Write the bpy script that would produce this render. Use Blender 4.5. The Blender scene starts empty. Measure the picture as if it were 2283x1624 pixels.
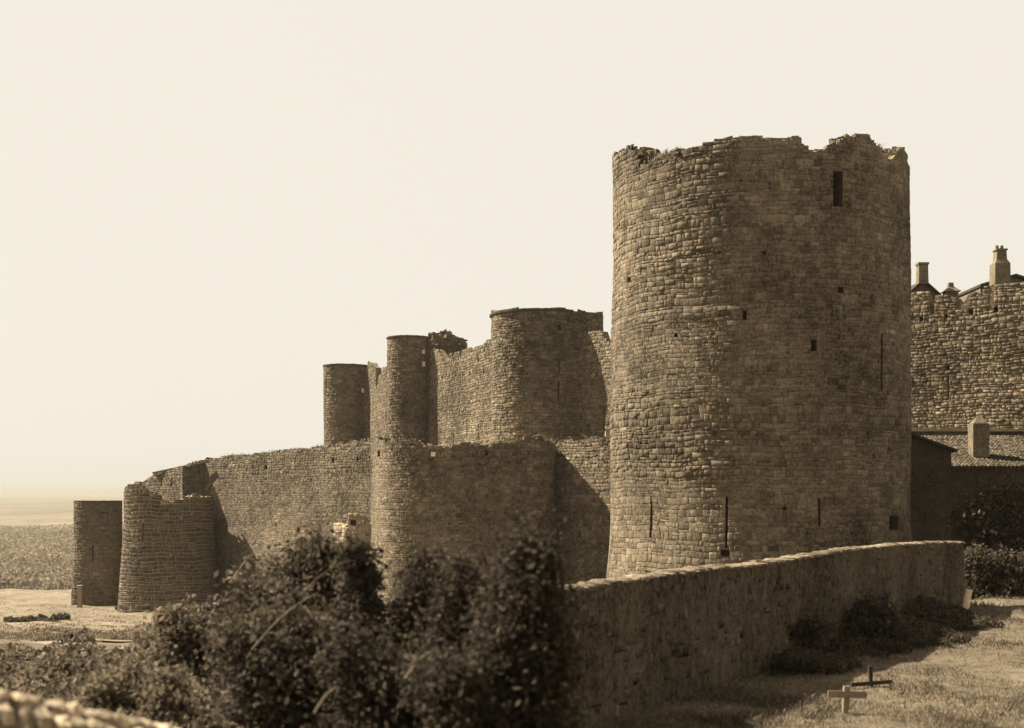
import bpy, math, random
import numpy as np
R_ = math.radians
scene = bpy.context.scene
col = scene.collection

# ------------------------------------------------------------------ camera, world, sun, exposure
F, CX, HY = 2900.0, 1141.5, 1103.0            # lens and horizon of the picture (measured on a 2283 wide print)
cam = bpy.data.cameras.new('camera')
cam.sensor_width = 36.0
cam.lens = F / 2283 * 36.0
cam.shift_y = (HY - 812.0) / 2283
cam.clip_start = 0.2
cam.clip_end = 30000
cam.dof.use_dof = True
cam.dof.focus_distance = 75
cam.dof.aperture_fstop = 1.15
camo = bpy.data.objects.new('camera', cam)
camo.rotation_euler = (R_(90), 0, 0)
col.objects.link(camo)
scene.camera = camo

TH, EL = R_(115), R_(46)                       # sun: from the left, a little behind the castle
to_sun = (-math.sin(TH) * math.cos(EL), -math.cos(TH) * math.cos(EL), math.sin(EL))
w = bpy.data.worlds.new('World')
scene.world = w
w.use_nodes = True
nt = w.node_tree
nt.nodes.clear()
out = nt.nodes.new('ShaderNodeOutputWorld')
bg = nt.nodes.new('ShaderNodeBackground')
sky = nt.nodes.new('ShaderNodeTexSky')
sky.sky_type = 'NISHITA'
sky.sun_disc = False
sky.sun_elevation = EL
sky.sun_rotation = math.atan2(to_sun[0], to_sun[1])
sky.air_density = 1.0
sky.dust_density = 3.0
bw = nt.nodes.new('ShaderNodeRGBToBW')
mr = nt.nodes.new('ShaderNodeMapRange')       # monochrome plate: an even, bright, overexposed sky
mr.inputs['From Min'].default_value = 0.0
mr.inputs['From Max'].default_value = 12.0
mr.inputs['To Min'].default_value = 2.12
mr.inputs['To Max'].default_value = 2.36
vm = nt.nodes.new('ShaderNodeVectorMath')
vm.operation = 'SCALE'
vm.inputs[0].default_value = (1.0, 0.94, 0.82)
nt.links.new(sky.outputs[0], bw.inputs[0])
nt.links.new(bw.outputs[0], mr.inputs['Value'])
nt.links.new(mr.outputs[0], vm.inputs['Scale'])
nt.links.new(vm.outputs[0], bg.inputs[0])
nt.links.new(bg.outputs[0], out.inputs[0])
bg.inputs[1].default_value = 0.10

sl = bpy.data.lights.new('sun', 'SUN')
sl.energy = 5.0
sl.angle = R_(0.6)
sl.color = (1.0, 0.93, 0.80)
so = bpy.data.objects.new('sun', sl)
from mathutils import Vector
so.rotation_euler = Vector(to_sun).to_track_quat('Z', 'Y').to_euler()
so.location = (-60, 60, 80)
col.objects.link(so)

scene.view_settings.view_transform = 'Standard'
scene.view_settings.look = 'None'
scene.view_settings.gamma = 1
scene.view_settings.use_curve_mapping = False
scene.view_settings.exposure = 2.04

# ------------------------------------------------------------------ helpers
def W(px, py, Y):
    return ((px - CX) / F * Y, Y, (HY - py) / F * Y)
def XZ(px, Y):
    return ((px - CX) / F * Y, Y)
def to_px(x, y, z):
    return CX + F * x / y, HY - F * z / y
def Zy(py, Y):
    return (HY - py) / F * Y

def tag(o, label=None, cat=None, group=None, kind=None):
    if label: o['label'] = label
    if cat: o['category'] = cat
    if group: o['group'] = group
    if kind: o['kind'] = kind
    return o
def empty(name, loc=(0, 0, 0)):
    o = bpy.data.objects.new(name, None)
    o.location = loc
    o.empty_display_size = 0.5
    col.objects.link(o)
    return o
def mesh_obj(name, verts, faces, mat, parent=None, tone=None, smooth=False):
    me = bpy.data.meshes.new(name)
    v = np.asarray(verts, dtype=np.float32)
    if parent is not None:
        v = v - np.array(parent_world(parent), dtype=np.float32)
    if isinstance(faces, np.ndarray):
        me.vertices.add(len(v)); me.vertices.foreach_set('co', v.ravel())
        n, k = faces.shape
        me.loops.add(n * k); me.loops.foreach_set('vertex_index', faces.ravel().astype(np.int32))
        me.polygons.add(n); me.polygons.foreach_set('loop_start', np.arange(0, n * k, k, dtype=np.int32))
        me.update(calc_edges=True)
    else:
        me.from_pydata([tuple(map(float, p)) for p in v], [], faces)
        me.update()
    if tone is not None:
        a = me.attributes.new('tone', 'FLOAT', 'POINT')
        a.data.foreach_set('value', np.asarray(tone, dtype=np.float32))
    if smooth:
        me.polygons.foreach_set('use_smooth', [True] * len(me.polygons))
    me.materials.append(mat)
    o = bpy.data.objects.new(name, me)
    col.objects.link(o)
    if parent is not None: o.parent = parent
    return o
def parent_world(p):
    l = [0, 0, 0]
    while p is not None:
        l = [l[i] + p.location[i] for i in range(3)]
        p = p.parent
    return l

class MB:
    """collects shapes into one mesh"""
    def __init__(s): s.v = []; s.f = []
    def add(s, vs, fs):
        b = len(s.v); s.v += [tuple(p) for p in vs]; s.f += [tuple(i + b for i in f) for f in fs]; return s
    def box(s, x0, x1, y0, y1, z0, z1, rz=0, c=None):
        P = [(x, y, z) for z in (z0, z1) for (x, y) in ((x0, y0), (x1, y0), (x1, y1), (x0, y1))]
        if rz:
            c = c or ((x0 + x1) / 2, (y0 + y1) / 2)
            ca, sa = math.cos(rz), math.sin(rz)
            P = [(c[0] + (x - c[0]) * ca - (y - c[1]) * sa, c[1] + (x - c[0]) * sa + (y - c[1]) * ca, z) for x, y, z in P]
        return s.add(P, [(0, 3, 2, 1), (4, 5, 6, 7), (0, 1, 5, 4), (1, 2, 6, 5), (2, 3, 7, 6), (3, 0, 4, 7)])
    def prism(s, poly, z0, z1):
        n = len(poly)
        z0s = z0 if hasattr(z0, '__len__') else [z0] * n
        z1s = z1 if hasattr(z1, '__len__') else [z1] * n
        P = [(p[0], p[1], z0s[i]) for i, p in enumerate(poly)] + [(p[0], p[1], z1s[i]) for i, p in enumerate(poly)]
        return s.add(P, [tuple(range(n))[::-1], tuple(range(n, 2 * n))] + [(i, (i + 1) % n, n + (i + 1) % n, n + i) for i in range(n)])
    def tube(s, pts, rads, k=6):
        base = len(s.v); pts = [Vector(p) for p in pts]
        for i, p in enumerate(pts):
            d = (pts[min(i + 1, len(pts) - 1)] - pts[max(i - 1, 0)]).normalized()
            a = d.orthogonal().normalized(); b = d.cross(a)
            for j in range(k):
                t = 2 * math.pi * j / k
                s.v.append(tuple(p + (a * math.cos(t) + b * math.sin(t)) * rads[i]))
        for i in range(len(pts) - 1):
            for j in range(k):
                s.f.append((base + i * k + j, base + i * k + (j + 1) % k, base + (i + 1) * k + (j + 1) % k, base + (i + 1) * k + j))
        s.f.append(tuple(base + (len(pts) - 1) * k + j for j in range(k)))
        return s
    def build(s, name, mat, parent=None, smooth=False):
        return mesh_obj(name, s.v, s.f, mat, parent, smooth=smooth)

# ------------------------------------------------------------------ materials (sepia print: every colour is a brown)
def sep(v, warm=1.0):
    return (v * 1.16, v * 0.90, v * 0.59 ** warm, 1)
def nmath(nt, op, a, b=None, c=None):
    n = nt.nodes.new('ShaderNodeMath'); n.operation = op
    for i, x in enumerate((a, b, c)):
        if x is None: continue
        if isinstance(x, (int, float)): n.inputs[i].default_value = x
        else: nt.links.new(x, n.inputs[i])
    return n.outputs[0]
def mat(name, v, var=0.5, scale=2.0, big=0.25, fine=30.0, bump=0.3, bumpd=0.02, tone=False, warm=1.0, stain=0.35, rough=0.95, stretch=None, leaf=False):
    m = bpy.data.materials.new(name); m.use_nodes = True
    nt = m.node_tree; N = nt.nodes; L = nt.links
    b = N['Principled BSDF']; b.inputs['Roughness'].default_value = rough
    b.inputs['Specular IOR Level'].default_value = 0.10 if leaf else 0.05
    g = N.new('ShaderNodeNewGeometry')
    pos = g.outputs['Position']
    if stretch:
        mp = N.new('ShaderNodeMapping'); mp.inputs['Scale'].default_value = stretch
        L.new(pos, mp.inputs['Vector']); pos = mp.outputs[0]
    def noise(sc, det=5, ro=0.6):
        n = N.new('ShaderNodeTexNoise'); n.inputs['Scale'].default_value = sc
        n.inputs['Detail'].default_value = det; n.inputs['Roughness'].default_value = ro
        L.new(pos, n.inputs['Vector']); return n.outputs['Fac']
    nb, nm, nf = noise(big, 6, 0.65), noise(scale, 5), noise(fine, 2)
    # value = 1 + var*(mid-.5)*2 + stain*(big-.5)*3 + fine grain
    x = nmath(nt, 'MULTIPLY_ADD', nmath(nt, 'SUBTRACT', nm, 0.5), 2.4 * var, 1.0)
    x = nmath(nt, 'MULTIPLY_ADD', nmath(nt, 'SUBTRACT', nb, 0.5), 3.0 * stain, x)
    x = nmath(nt, 'MULTIPLY_ADD', nmath(nt, 'SUBTRACT', nf, 0.5), 3.4 * var, x)
    if tone:
        at = N.new('ShaderNodeAttribute'); at.attribute_name = 'tone'
        x = nmath(nt, 'MULTIPLY', x, nmath(nt, 'ADD', at.outputs['Fac'], 0.0))
    x = nmath(nt, 'MAXIMUM', x, 0.15)
    sc = N.new('ShaderNodeVectorMath'); sc.operation = 'SCALE'
    sc.inputs[0].default_value = sep(v, warm)[:3]
    L.new(x, sc.inputs['Scale']); L.new(sc.outputs[0], b.inputs['Base Color'])
    bp = N.new('ShaderNodeBump'); bp.inputs['Strength'].default_value = bump; bp.inputs['Distance'].default_value = bumpd
    if leaf:
        tr = N.new('ShaderNodeBsdfTranslucent'); mx = N.new('ShaderNodeMixShader'); mx.inputs[0].default_value = 0.35
        L.new(sc.outputs[0], tr.inputs['Color']); L.new(b.outputs[0], mx.inputs[1]); L.new(tr.outputs[0], mx.inputs[2])
        L.new(mx.outputs[0], N['Material Output'].inputs['Surface'])
    if not leaf:
        L.new(nmath(nt, 'MULTIPLY_ADD', nf, 0.5, nm), bp.inputs['Height']); L.new(bp.outputs[0], b.inputs['Normal'])
    return m
M = {}
M['stone'] = mat('weathered_sandstone', 0.0885, 0.62, 1.3, 0.16, 8.5, 0.8, 0.05, tone=True, stain=0.85)
M['stone_far'] = mat('far_sandstone', 0.0865, 0.60, 1.1, 0.12, 5.0, 0.8, 0.08, tone=True, stain=0.85)
M['mortar'] = mat('lime_mortar', 0.0796, 0.60, 1.3, 0.16, 8.5, 0.6, 0.05, stain=0.85)
M['mortar_pale'] = mat('pale_mortar', 0.1860, 0.35, 1.5, 0.13, 10.0, 0.6, 0.06, stain=0.25)
M['rubble'] = mat('rubble_stone', 0.056, 0.8, 5.0, 0.30, 16.0, 0.9, 0.03, tone=True, stain=0.8, stretch=(1, 1, .6))
M['render'] = mat('old_lime_render', 0.058, 0.8, 5.0, 0.30, 18.0, 0.9, 0.03, stain=0.9, stretch=(1, 1, .6))
M['coping'] = mat('pale_coping_stone', 0.088, 0.5, 5.0, 0.6, 25.0, 0.9, 0.03, tone=True, stain=0.3)
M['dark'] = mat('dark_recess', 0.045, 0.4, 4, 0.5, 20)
M['cap'] = mat('stone_coping', 0.0415, 0.4, 1.5, 0.3, 12)
M['white'] = mat('pale_plaster', 0.2076, 0.3, 1.5, 0.5, 12, stain=0.3)
M['tile'] = mat('roof_tile', 0.045, 0.8, 3, 0.6, 20, tone=True, stain=0.3)
M['roof'] = mat('old_roof', 0.0346, 0.4, 2, 0.5, 12)
M['earth'] = mat('dry_grassland', 0.0736, 0.45, 0.5, 0.045, 3.5, 0.8, 0.10, stain=0.5)
M['terrace'] = mat('terrace_earth', 0.1176, 0.5, 1.0, 0.1, 5, 0.7, 0.1)
M['leaf'] = mat('dark_leaves', 0.046, 0.6, 4, 0.7, 14, tone=True, stain=0.4, rough=0.85, leaf=True)
M['leaf_pale'] = mat('bramble_leaves', 0.082, 0.6, 3, 0.6, 14, tone=True, stain=0.7, rough=0.85, leaf=True)
M['far_leaf'] = mat('far_leaves', 0.0519, 0.5, 1, 0.3, 4, tone=True, rough=0.8, leaf=True)
M['grass'] = mat('dry_grass', 0.1163, 0.6, 2.0, 0.4, 14, tone=True, stain=0.8, rough=0.8, leaf=True)
M['path'] = mat('pale_path', 0.1209, .4, 2, .4, 9)
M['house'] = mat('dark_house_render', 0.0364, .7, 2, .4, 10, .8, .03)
M['plain'] = mat('dry_plain', 0.0791, .8, .03, .006, .14, .2, .1, stain=.9, stretch=(1, .07, 1))
M['field'] = mat('mown_field', 0.1070, .5, .5, .06, 3, .5, .05, stain=.5)
M['stone_dark'] = mat('dark_blocks', 0.0558, .5, 1.2, .2, 6, .6, .05, tone=True, stain=.5)
M['leaf_darkened'] = mat('darkened_leaves', 0.034, .5, 4, .7, 14, tone=True, stain=.3, rough=.9, leaf=True)  # leaves again, colour darkened to give bushes and trees an underexposed look
M['daylight_white'] = mat('daylight_white', 0.5766, .2, 1.5, .5, 12, stain=.1)  # near-white colour standing in for daylight in windows and on the post
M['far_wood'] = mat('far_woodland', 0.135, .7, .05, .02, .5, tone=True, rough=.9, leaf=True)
M['coping_near'] = mat('pale_near_coping', 0.15, 0.6, 7.0, 0.8, 30.0, 0.9, 0.02, tone=True, stain=0.3)
M['bark'] = mat('grey_bark', 0.0692, 0.4, 6, 1, 30)
M['wood'] = mat('weathered_wood', 0.1522, 0.4, 3, 1, 30, stretch=(6, 6, 1))
M['wood_backlit'] = mat('backlit_wood', 0.0346, 0.4, 3, 1, 30)  # wood colour darkened to show the second cross as backlit

# ------------------------------------------------------------------ terrain
LP = [(0, -2.9), (10, -3.0), (20, -3.3), (30, -3.6), (45, -5.1), (60, -6.6), (90, -9.5), (120, -11.8), (150, -13.7), (170, -14.5), (205, -15.0), (260, -20), (400, -32), (800, -40), (4000, -38), (14000, -24)]
RP = [(0, -3.2), (10, -3.6), (20, -3.8), (46, -3.8), (56, -4.6), (65, -5.4), (90, -8.6), (120, -10.2), (150, -12), (205, -14), (260, -20), (400, -32), (800, -40), (4000, -38), (14000, -24)]
LPa, RPa = np.array(LP), np.array(RP)
def wob(x, y):
    return 0.10 * np.sin(x * 0.9 + 1.3 * np.sin(y * 0.31)) * np.sin(y * 0.7 + x * 0.2) + 0.05 * np.sin(x * 2.3 + y * 1.1)
def ground_z(x, y):
    x = np.asarray(x, float); y = np.asarray(y, float)
    d = np.maximum(y, 0)
    r = x / np.maximum(d, 6)
    t = np.clip((0.04 - r) / 0.22, 0, 1); t = t * t * (3 - 2 * t)
    z = np.interp(d, RPa[:, 0], RPa[:, 1]) * (1 - t) + np.interp(d, LPa[:, 0], LPa[:, 1]) * t
    amp = np.clip(d / 40, 0.4, 2.0)
    z = z + wob(x, y) * amp
    far = np.clip((d - 300) / 1500, 0, 1)
    z = z + far * (5 * np.sin(x * 0.0021 + 1.0) * np.sin(y * 0.0017) )
    return z
ys = np.concatenate([np.linspace(-25, 60, 171), np.linspace(61, 210, 110), np.geomspace(214, 14000, 70)])
us = np.linspace(-1, 1, 221)
gv = []
for y in ys:
    wdt = 60 + max(y, 0) * 1.1
    # denser in the middle
    xs = np.sign(us) * (np.abs(us) ** 1.3) * wdt
    gv.append(np.stack([xs, np.full_like(xs, y), ground_z(xs, np.full_like(xs, y))], 1))
gv = np.concatenate(gv)
nr, nc = len(ys), len(us)
ii = (np.arange(nr - 1)[:, None] * nc + np.arange(nc - 1)[None, :]).ravel()
gf = np.stack([ii, ii + 1, ii + nc + 1, ii + nc], 1)
fcx = gv[gf].mean(1); fpx = CX + F * fcx[:, 0] / np.maximum(fcx[:, 1], 1)
far_rows = gv[gf[:, 0], 1] >= 209.9
fld = (~far_rows) & (fcx[:, 1] > 50) & (fpx < 470 + 25 * np.sin(fcx[:, 1] * .2)) & (fpx > -900)
for nm_, sel_, m_ in (('ground', ~far_rows & ~fld, M['earth']), ('field', fld, M['field']), ('plain', far_rows, M['plain'])):
    ids, inv_ = np.unique(gf[sel_], return_inverse=True)
    tag(mesh_obj(nm_, gv[ids], inv_.reshape(-1, 4), m_, smooth=True), kind='structure')

# ------------------------------------------------------------------ masonry
class Curve:
    def __init__(s, pts, smooth=True, step=0.5):
        P = np.array(pts, float)
        seg = np.linalg.norm(np.diff(P, axis=0), axis=1)
        a = np.concatenate([[0], np.cumsum(seg)])
        n = max(2, int(a[-1] / step) + 1)
        s.u = np.linspace(0, a[-1], n)
        s.x = np.interp(s.u, a, P[:, 0]); s.y = np.interp(s.u, a, P[:, 1])
        tx, ty = np.gradient(s.x), np.gradient(s.y)
        l = np.hypot(tx, ty) + 1e-9
        s.nx, s.ny = ty / l, -tx / l
        s.L = a[-1]
    def at(s, u, d=0.0):
        nx = np.interp(u, s.u, s.nx); ny = np.interp(u, s.u, s.ny)
        l = np.hypot(nx, ny) + 1e-9
        nx, ny = nx / l, ny / l
        return np.interp(u, s.u, s.x) + nx * d, np.interp(u, s.u, s.y) + ny * d, nx, ny
    def u_px(s, px):
        """where the camera-facing side crosses column px"""
        X = CX + F * s.x / s.y
        best = None
        for i in range(len(X) - 1):
            if (X[i] - px) * (X[i + 1] - px) <= 0 and X[i] != X[i + 1]:
                f = (px - X[i]) / (X[i + 1] - X[i])
                face = -(s.nx[i] * s.x[i] + s.ny[i] * s.y[i])
                if face > -0.5 and (best is None or s.y[i] < best[1]):
                    best = (s.u[i] + f * (s.u[i + 1] - s.u[i]), s.y[i])
        return best[0] if best else None
def arc(c, R, a0=-180, a1=180, n=96):
    A = np.radians(np.linspace(a0, a1, n + 1))
    return [(c[0] + R * math.sin(a), c[1] - R * math.cos(a)) for a in A]
def tower_from_px(pl, pr, Y):
    """round tower whose silhouette runs from column pl to pr and whose axis stands at depth Y"""
    a1, a2 = math.atan((pl - CX) / F), math.atan((pr - CX) / F)
    m, h = (a1 + a2) / 2, (a2 - a1) / 2
    D = Y / math.cos(m)
    return (D * math.sin(m), Y), D * math.sin(h)
def prof(points, jag=0.0, seed=0, yfront=None):
    P = np.array(points, float); rs = np.random.RandomState(seed)
    jx = rs.rand(4000)
    def f(u, x, y):
        px = CX + F * x / y
        z = (HY - np.interp(px, P[:, 0], P[:, 1])) / F * (y if yfront is None else np.minimum(y, yfront))
        if yfront is not None: z = z - (y > yfront) * 1.6
        if jag: z = z + (jx[(np.floor(u / 0.45).astype(int)) % 4000] - 0.5) * jag
        return z
    return f

def masonry(root, cv, z0, top, sw=0.45, sh=0.28, relief=0.03, joint=0.02, batter=None, openings=(), T=1.0, seed=1,
            mstone=None, mcore=None, vis=None, nparts=300, missing=0.01, flush=None, tonevar=0.25, stones=True, zlow=None, back=True,
            core_name='wall_core', jitter=0.45, cdep=0.018, crenels=(), bulge=0.035, rubble=0):
    rs = np.random.RandomState(seed)
    mstone = mstone or M['stone']; mcore = mcore or M['mortar']
    batter = batter or (lambda z: 0.0 * z)
    topf = top if callable(top) else (lambda u, x, y: np.full_like(np.asarray(u, float), top))
    # openings given in picture columns/rows -> u, z
    def bul(u, z): return bulge * (np.sin(u * .8 + z * .35 + seed) + .6 * np.sin(u * .37 - z * .8 + seed) + .35 * np.sin(u * 2.1 + z * 1.3))
    ops = []
    for (name, pxa, pxb, pya, pyb, dep) in openings:
        ua, ub = cv.u_px(pxa), cv.u_px(pxb)
        if ua is None or ub is None: continue
        um = (ua + ub) / 2; xm, ym, _, _ = cv.at(um)
        ops.append((name, min(ua, ub), max(ua, ub), Zy(pyb, ym), Zy(pya, ym), dep))
    ops2 = []
    for (pxa, pxb, pya, pyb) in crenels:
        ua, ub = cv.u_px(pxa), cv.u_px(pxb)
        if ua is None or ub is None: continue
        ym = cv.at((ua + ub) / 2)[1]; ops2.append(('', min(ua, ub), max(ua, ub), Zy(pyb, ym), Zy(pya, ym), 0))
    # ---- core: grid on (u, z) clamped to the top line
    ub_ = np.unique(np.round(np.concatenate([np.linspace(0, cv.L, max(3, int(cv.L / 0.45))), [o[1] for o in ops], [o[2] for o in ops]]), 4))
    x, y, nx, ny = cv.at(ub_)
    tz = topf(ub_, x, y)
    zmax = float(tz.max())
    zb = np.unique(np.round(np.concatenate([np.linspace(z0, zmax, max(3, int((zmax - z0) / 1.2))), [o[3] for o in ops], [o[4] for o in ops]]), 4))
    nU, nZ = len(ub_), len(zb)
    Zg = np.minimum(zb[None, :], tz[:, None])
    off = batter(Zg) - cdep + bul(ub_[:, None], Zg)
    V = np.stack([x[:, None] + nx[:, None] * off, y[:, None] + ny[:, None] * off, Zg], 2).reshape(-1, 3)
    Fc = []
    for i in range(nU - 1):
        um = (ub_[i] + ub_[i + 1]) / 2
        oo = [o for o in ops if o[1] < um < o[2]]
        for j in range(nZ - 1):
            if zb[j] >= tz[i] and zb[j] >= tz[i + 1]: break
            zm = (zb[j] + zb[j + 1]) / 2
            if any(o[3] < zm < o[4] for o in oo): continue
            a = i * nZ + j
            Fc.append((a, a + nZ, a + nZ + 1, a + 1))
    V = V.tolist()
    if back:
        b0 = len(V); offt = batter(tz) - cdep + bul(ub_, tz)
        for i in range(nU):
            V.append((x[i] + nx[i] * offt[i], y[i] + ny[i] * offt[i], tz[i]))
        b1 = len(V)
        zi = z0
        for i in range(nU):
            V.append((x[i] - nx[i] * T, y[i] - ny[i] * T, tz[i] - 0.02))
        for i in range(nU):
            V.append((x[i] - nx[i] * T, y[i] - ny[i] * T, zi))
        for i in range(nU - 1):
            Fc.append((b0 + i, b0 + i + 1, b1 + i + 1, b1 + i))
            Fc.append((b1 + i, b1 + i + 1, b1 + nU + i + 1, b1 + nU + i))
        closed = math.hypot(x[0] - x[-1], y[0] - y[-1]) < 0.01
        if not closed:
            for i in (0, nU - 1):
                # end cap
                bb = len(V)
                ob = batter(np.array([z0]))[0] - cdep
                V.append((x[i] + nx[i] * ob, y[i] + ny[i] * ob, z0))
                Fc.append((b0 + i, b1 + i, b1 + nU + i, bb))
    mesh_obj(core_name, V, Fc, mcore, root)
    # ---- niches behind the openings
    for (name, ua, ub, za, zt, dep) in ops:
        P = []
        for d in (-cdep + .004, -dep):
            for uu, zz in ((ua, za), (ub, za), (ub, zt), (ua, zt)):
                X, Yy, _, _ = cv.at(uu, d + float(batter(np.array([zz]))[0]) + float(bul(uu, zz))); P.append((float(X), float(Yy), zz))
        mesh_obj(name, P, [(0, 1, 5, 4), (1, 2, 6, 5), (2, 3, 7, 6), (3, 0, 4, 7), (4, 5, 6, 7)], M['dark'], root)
    if rubble:
        rr = np.random.RandomState(seed + 900); V2 = []; F2 = []; T2 = []
        us_ = rr.uniform(0, cv.L, rubble); ds_ = -.16 - rr.rand(rubble) ** 1.3 * (T - .16)
        X_, Y_, _, _ = cv.at(us_); Z_ = topf(us_, X_, Y_)
        X_, Y_, a_, b_ = cv.at(us_, ds_)
        for q in range(rubble):
            sx, sy, sz = rr.uniform(.08, .30), rr.uniform(.07, .2), rr.uniform(.05, .16)
            rz = math.atan2(b_[q], a_[q]) + math.pi / 2 + rr.normal(0, .35); t1_, t2_ = rr.normal(0, .15, 2)
            b = len(V2); zc = Z_[q] + rr.uniform(-.18, .05)
            for (ax, ay, az) in ((-1, -1, -1), (1, -1, -1), (1, 1, -1), (-1, 1, -1), (-1, -1, 1), (1, -1, 1), (1, 1, 1), (-1, 1, 1)):
                k = rr.uniform(.7, 1.1, 3); px_, py_, pz_ = ax * sx * k[0], ay * sy * k[1], az * sz * k[2]
                V2.append((X_[q] + px_ * math.cos(rz) - py_ * math.sin(rz), Y_[q] + px_ * math.sin(rz) + py_ * math.cos(rz), zc + pz_ + px_ * t1_ + py_ * t2_))
            F2 += [(b, b + 3, b + 2, b + 1), (b + 4, b + 5, b + 6, b + 7), (b, b + 1, b + 5, b + 4), (b + 1, b + 2, b + 6, b + 5), (b + 2, b + 3, b + 7, b + 6), (b + 3, b, b + 4, b + 7)]
            T2 += [float(np.clip(rr.normal(1, .2), .5, 1.5))] * 8
        tag(mesh_obj('rim_rubble', V2, F2, mstone, root, tone=T2), kind='stuff')
    if not stones: return
    # ---- stones
    zz = z0 if zlow is None else zlow
    S = []
    while zz < zmax:
        h = sh * rs.choice([.55, .75, .9, 1.0, 1.1, 1.25, 1.5]) * rs.uniform(.93, 1.07)
        u = rs.uniform(-sw, 0)
        while u < cv.L:
            wd = sw * rs.uniform(0.45, 1.6)
            q = rs.rand()
            if q < 0.13 and h > sh * .8:
                k = rs.uniform(.35, .65); S.append((u, u + wd, zz, zz + h * k)); S.append((u, u + wd, zz + h * k, zz + h))
            elif q < 0.2:
                k = rs.uniform(.35, .65); S.append((u, u + wd * k, zz, zz + h)); S.append((u + wd * k, u + wd, zz, zz + h))
            else: S.append((u, u + wd, zz, zz + h))
            u += wd
        zz += h
    S = np.array(S)
    S[:, 0] = np.maximum(S[:, 0], 0); S[:, 1] = np.minimum(S[:, 1], cv.L)
    S = S[(S[:, 1] - S[:, 0]) > sw * 0.25]
    # cut around openings
    for o in ops + ops2:
        ov = (S[:, 2] + .02 < o[4]) & (S[:, 3] - .02 > o[3]) & (S[:, 1] > o[1]) & (S[:, 0] < o[2])
        keepL = S[ov].copy(); keepL[:, 1] = o[1]
        keepR = S[ov].copy(); keepR[:, 0] = o[2]
        S = np.concatenate([S[~ov], keepL, keepR])
        S = S[(S[:, 1] - S[:, 0]) > 0.07]
    um, zm = (S[:, 0] + S[:, 1]) / 2, (S[:, 2] + S[:, 3]) / 2
    xm, ym, nxm, nym = cv.at(um)
    tzm = topf(um, xm, ym)
    fc = -(nxm * xm + nym * ym) / np.hypot(xm, ym)
    ok = (zm < tzm - 0.02) & (fc > -0.35) & (rs.rand(len(S)) > missing)
    S, um, zm, xm, ym, nxm, nym, fc = [a[ok] for a in (S, um, zm, xm, ym, nxm, nym, fc)]
    n = len(S)
    mul = np.ones(n) if flush is None else flush(um, zm, xm, ym)
    p = relief * mul * rs.uniform(0.3, 1.5, n)
    g = joint / 2
    be = np.minimum(0.018 + relief * 0.35, 0.2 * np.minimum(S[:, 1] - S[:, 0], S[:, 3] - S[:, 2]))
    tone = np.clip(1 + tonevar * rs.randn(n), 0.45, 1.7)
    Vs = np.zeros((n, 12, 3)); cu = [(0, 2), (1, 2), (1, 3), (0, 3)]; sgn = [(1, 1), (-1, 1), (-1, -1), (1, -1)]
    for ring, (ins, dd) in enumerate(((0 * be, -0.08 + 0 * p), (0 * be, p * 0.35), (be, p))):
        for k in range(4):
            uu = S[:, cu[k][0]] + sgn[k][0] * (g + ins); zz_ = S[:, cu[k][1]] + sgn[k][1] * (g + ins)
            if ring:
                uu = uu + rs.uniform(-1, 1, n) * be * jitter * 1.2; zz_ = zz_ + rs.uniform(-1, 1, n) * be * jitter * 1.2
            wz = sh * .16 * np.sin(uu * 1.1 + zz_ * .6 + seed) + sh * .10 * np.sin(uu * 2.9 - zz_ * .4) ; zz_ = zz_ + wz
            dj = dd + (rs.uniform(-1, 1, n) * p * 0.5 * (ring > 0)) + batter(zz_) + bul(uu, zz_)
            X, Yy, _, _ = cv.at(uu, dj)
            Vs[:, ring * 4 + k, 0] = X; Vs[:, ring * 4 + k, 1] = Yy; Vs[:, ring * 4 + k, 2] = zz_
    tmpl = []
    for r in (0, 4):
        for k in range(4):
            k2 = (k + 1) % 4
            tmpl.append((r + k, r + k2, r + 4 + k2, r + 4 + k))
    tmpl.append((8, 9, 10, 11))
    tmpl = np.array(tmpl)
    # ---- the stones that show largest become parts of their own
    px, py = CX + F * xm / ym, HY - F * zm / ym
    area = (S[:, 1] - S[:, 0]) * (S[:, 3] - S[:, 2]) * np.clip(fc, 0, 1) / ym ** 2
    wpx = (S[:, 1] - S[:, 0]) * F / ym * 1.69
    v = vis or (0, 2283, 0, 1624)
    inv = (px > v[0]) & (px < v[1]) & (py > v[2]) & (py < v[3]) & (fc > 0.1) & (wpx > 9)
    area = np.where(inv, area, -1)
    order = np.argsort(-area)
    k = min(nparts, int(inv.sum()))
    sel = order[:k]
    rest = np.ones(n, bool); rest[sel] = False
    for i in sel:
        mesh_obj('stone', Vs[i], tmpl, mstone, root, tone=np.full(12, tone[i]))
    if rest.any():
        Vr = Vs[rest].reshape(-1, 3); nrest = int(rest.sum())
        Fr = (tmpl[None] + (np.arange(nrest) * 12)[:, None, None]).reshape(-1, 4)
        o = mesh_obj('stone_facing', Vr, Fr, mstone, root, tone=np.repeat(tone[rest], 12))
        tag(o, kind='stuff')

def cap_ring(root, c, R, z, h=0.28, out=0.14, T=0.9, a0=-180, a1=180, name='coping_ring', m=None):
    A = np.radians(np.linspace(a0, a1, 73)); rs = np.random.RandomState(int(R * 100))
    V = []; Fc = []
    for a in A:
        dj = rs.uniform(-.03, .03); dz = rs.uniform(-.03, .03)
        for r, zz in ((R + out + dj, z), (R + out + dj, z + h + dz), (R - T, z + h + dz), (R - T, z - .1)):
            V.append((c[0] + r * math.sin(a), c[1] - r * math.cos(a), zz))
    for i in range(len(A) - 1):
        for k in range(4):
            Fc.append((i * 4 + k, (i + 1) * 4 + k, (i + 1) * 4 + (k + 1) % 4, i * 4 + (k + 1) % 4))
    return mesh_obj(name, V, Fc, m or M['cap'], root)

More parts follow.
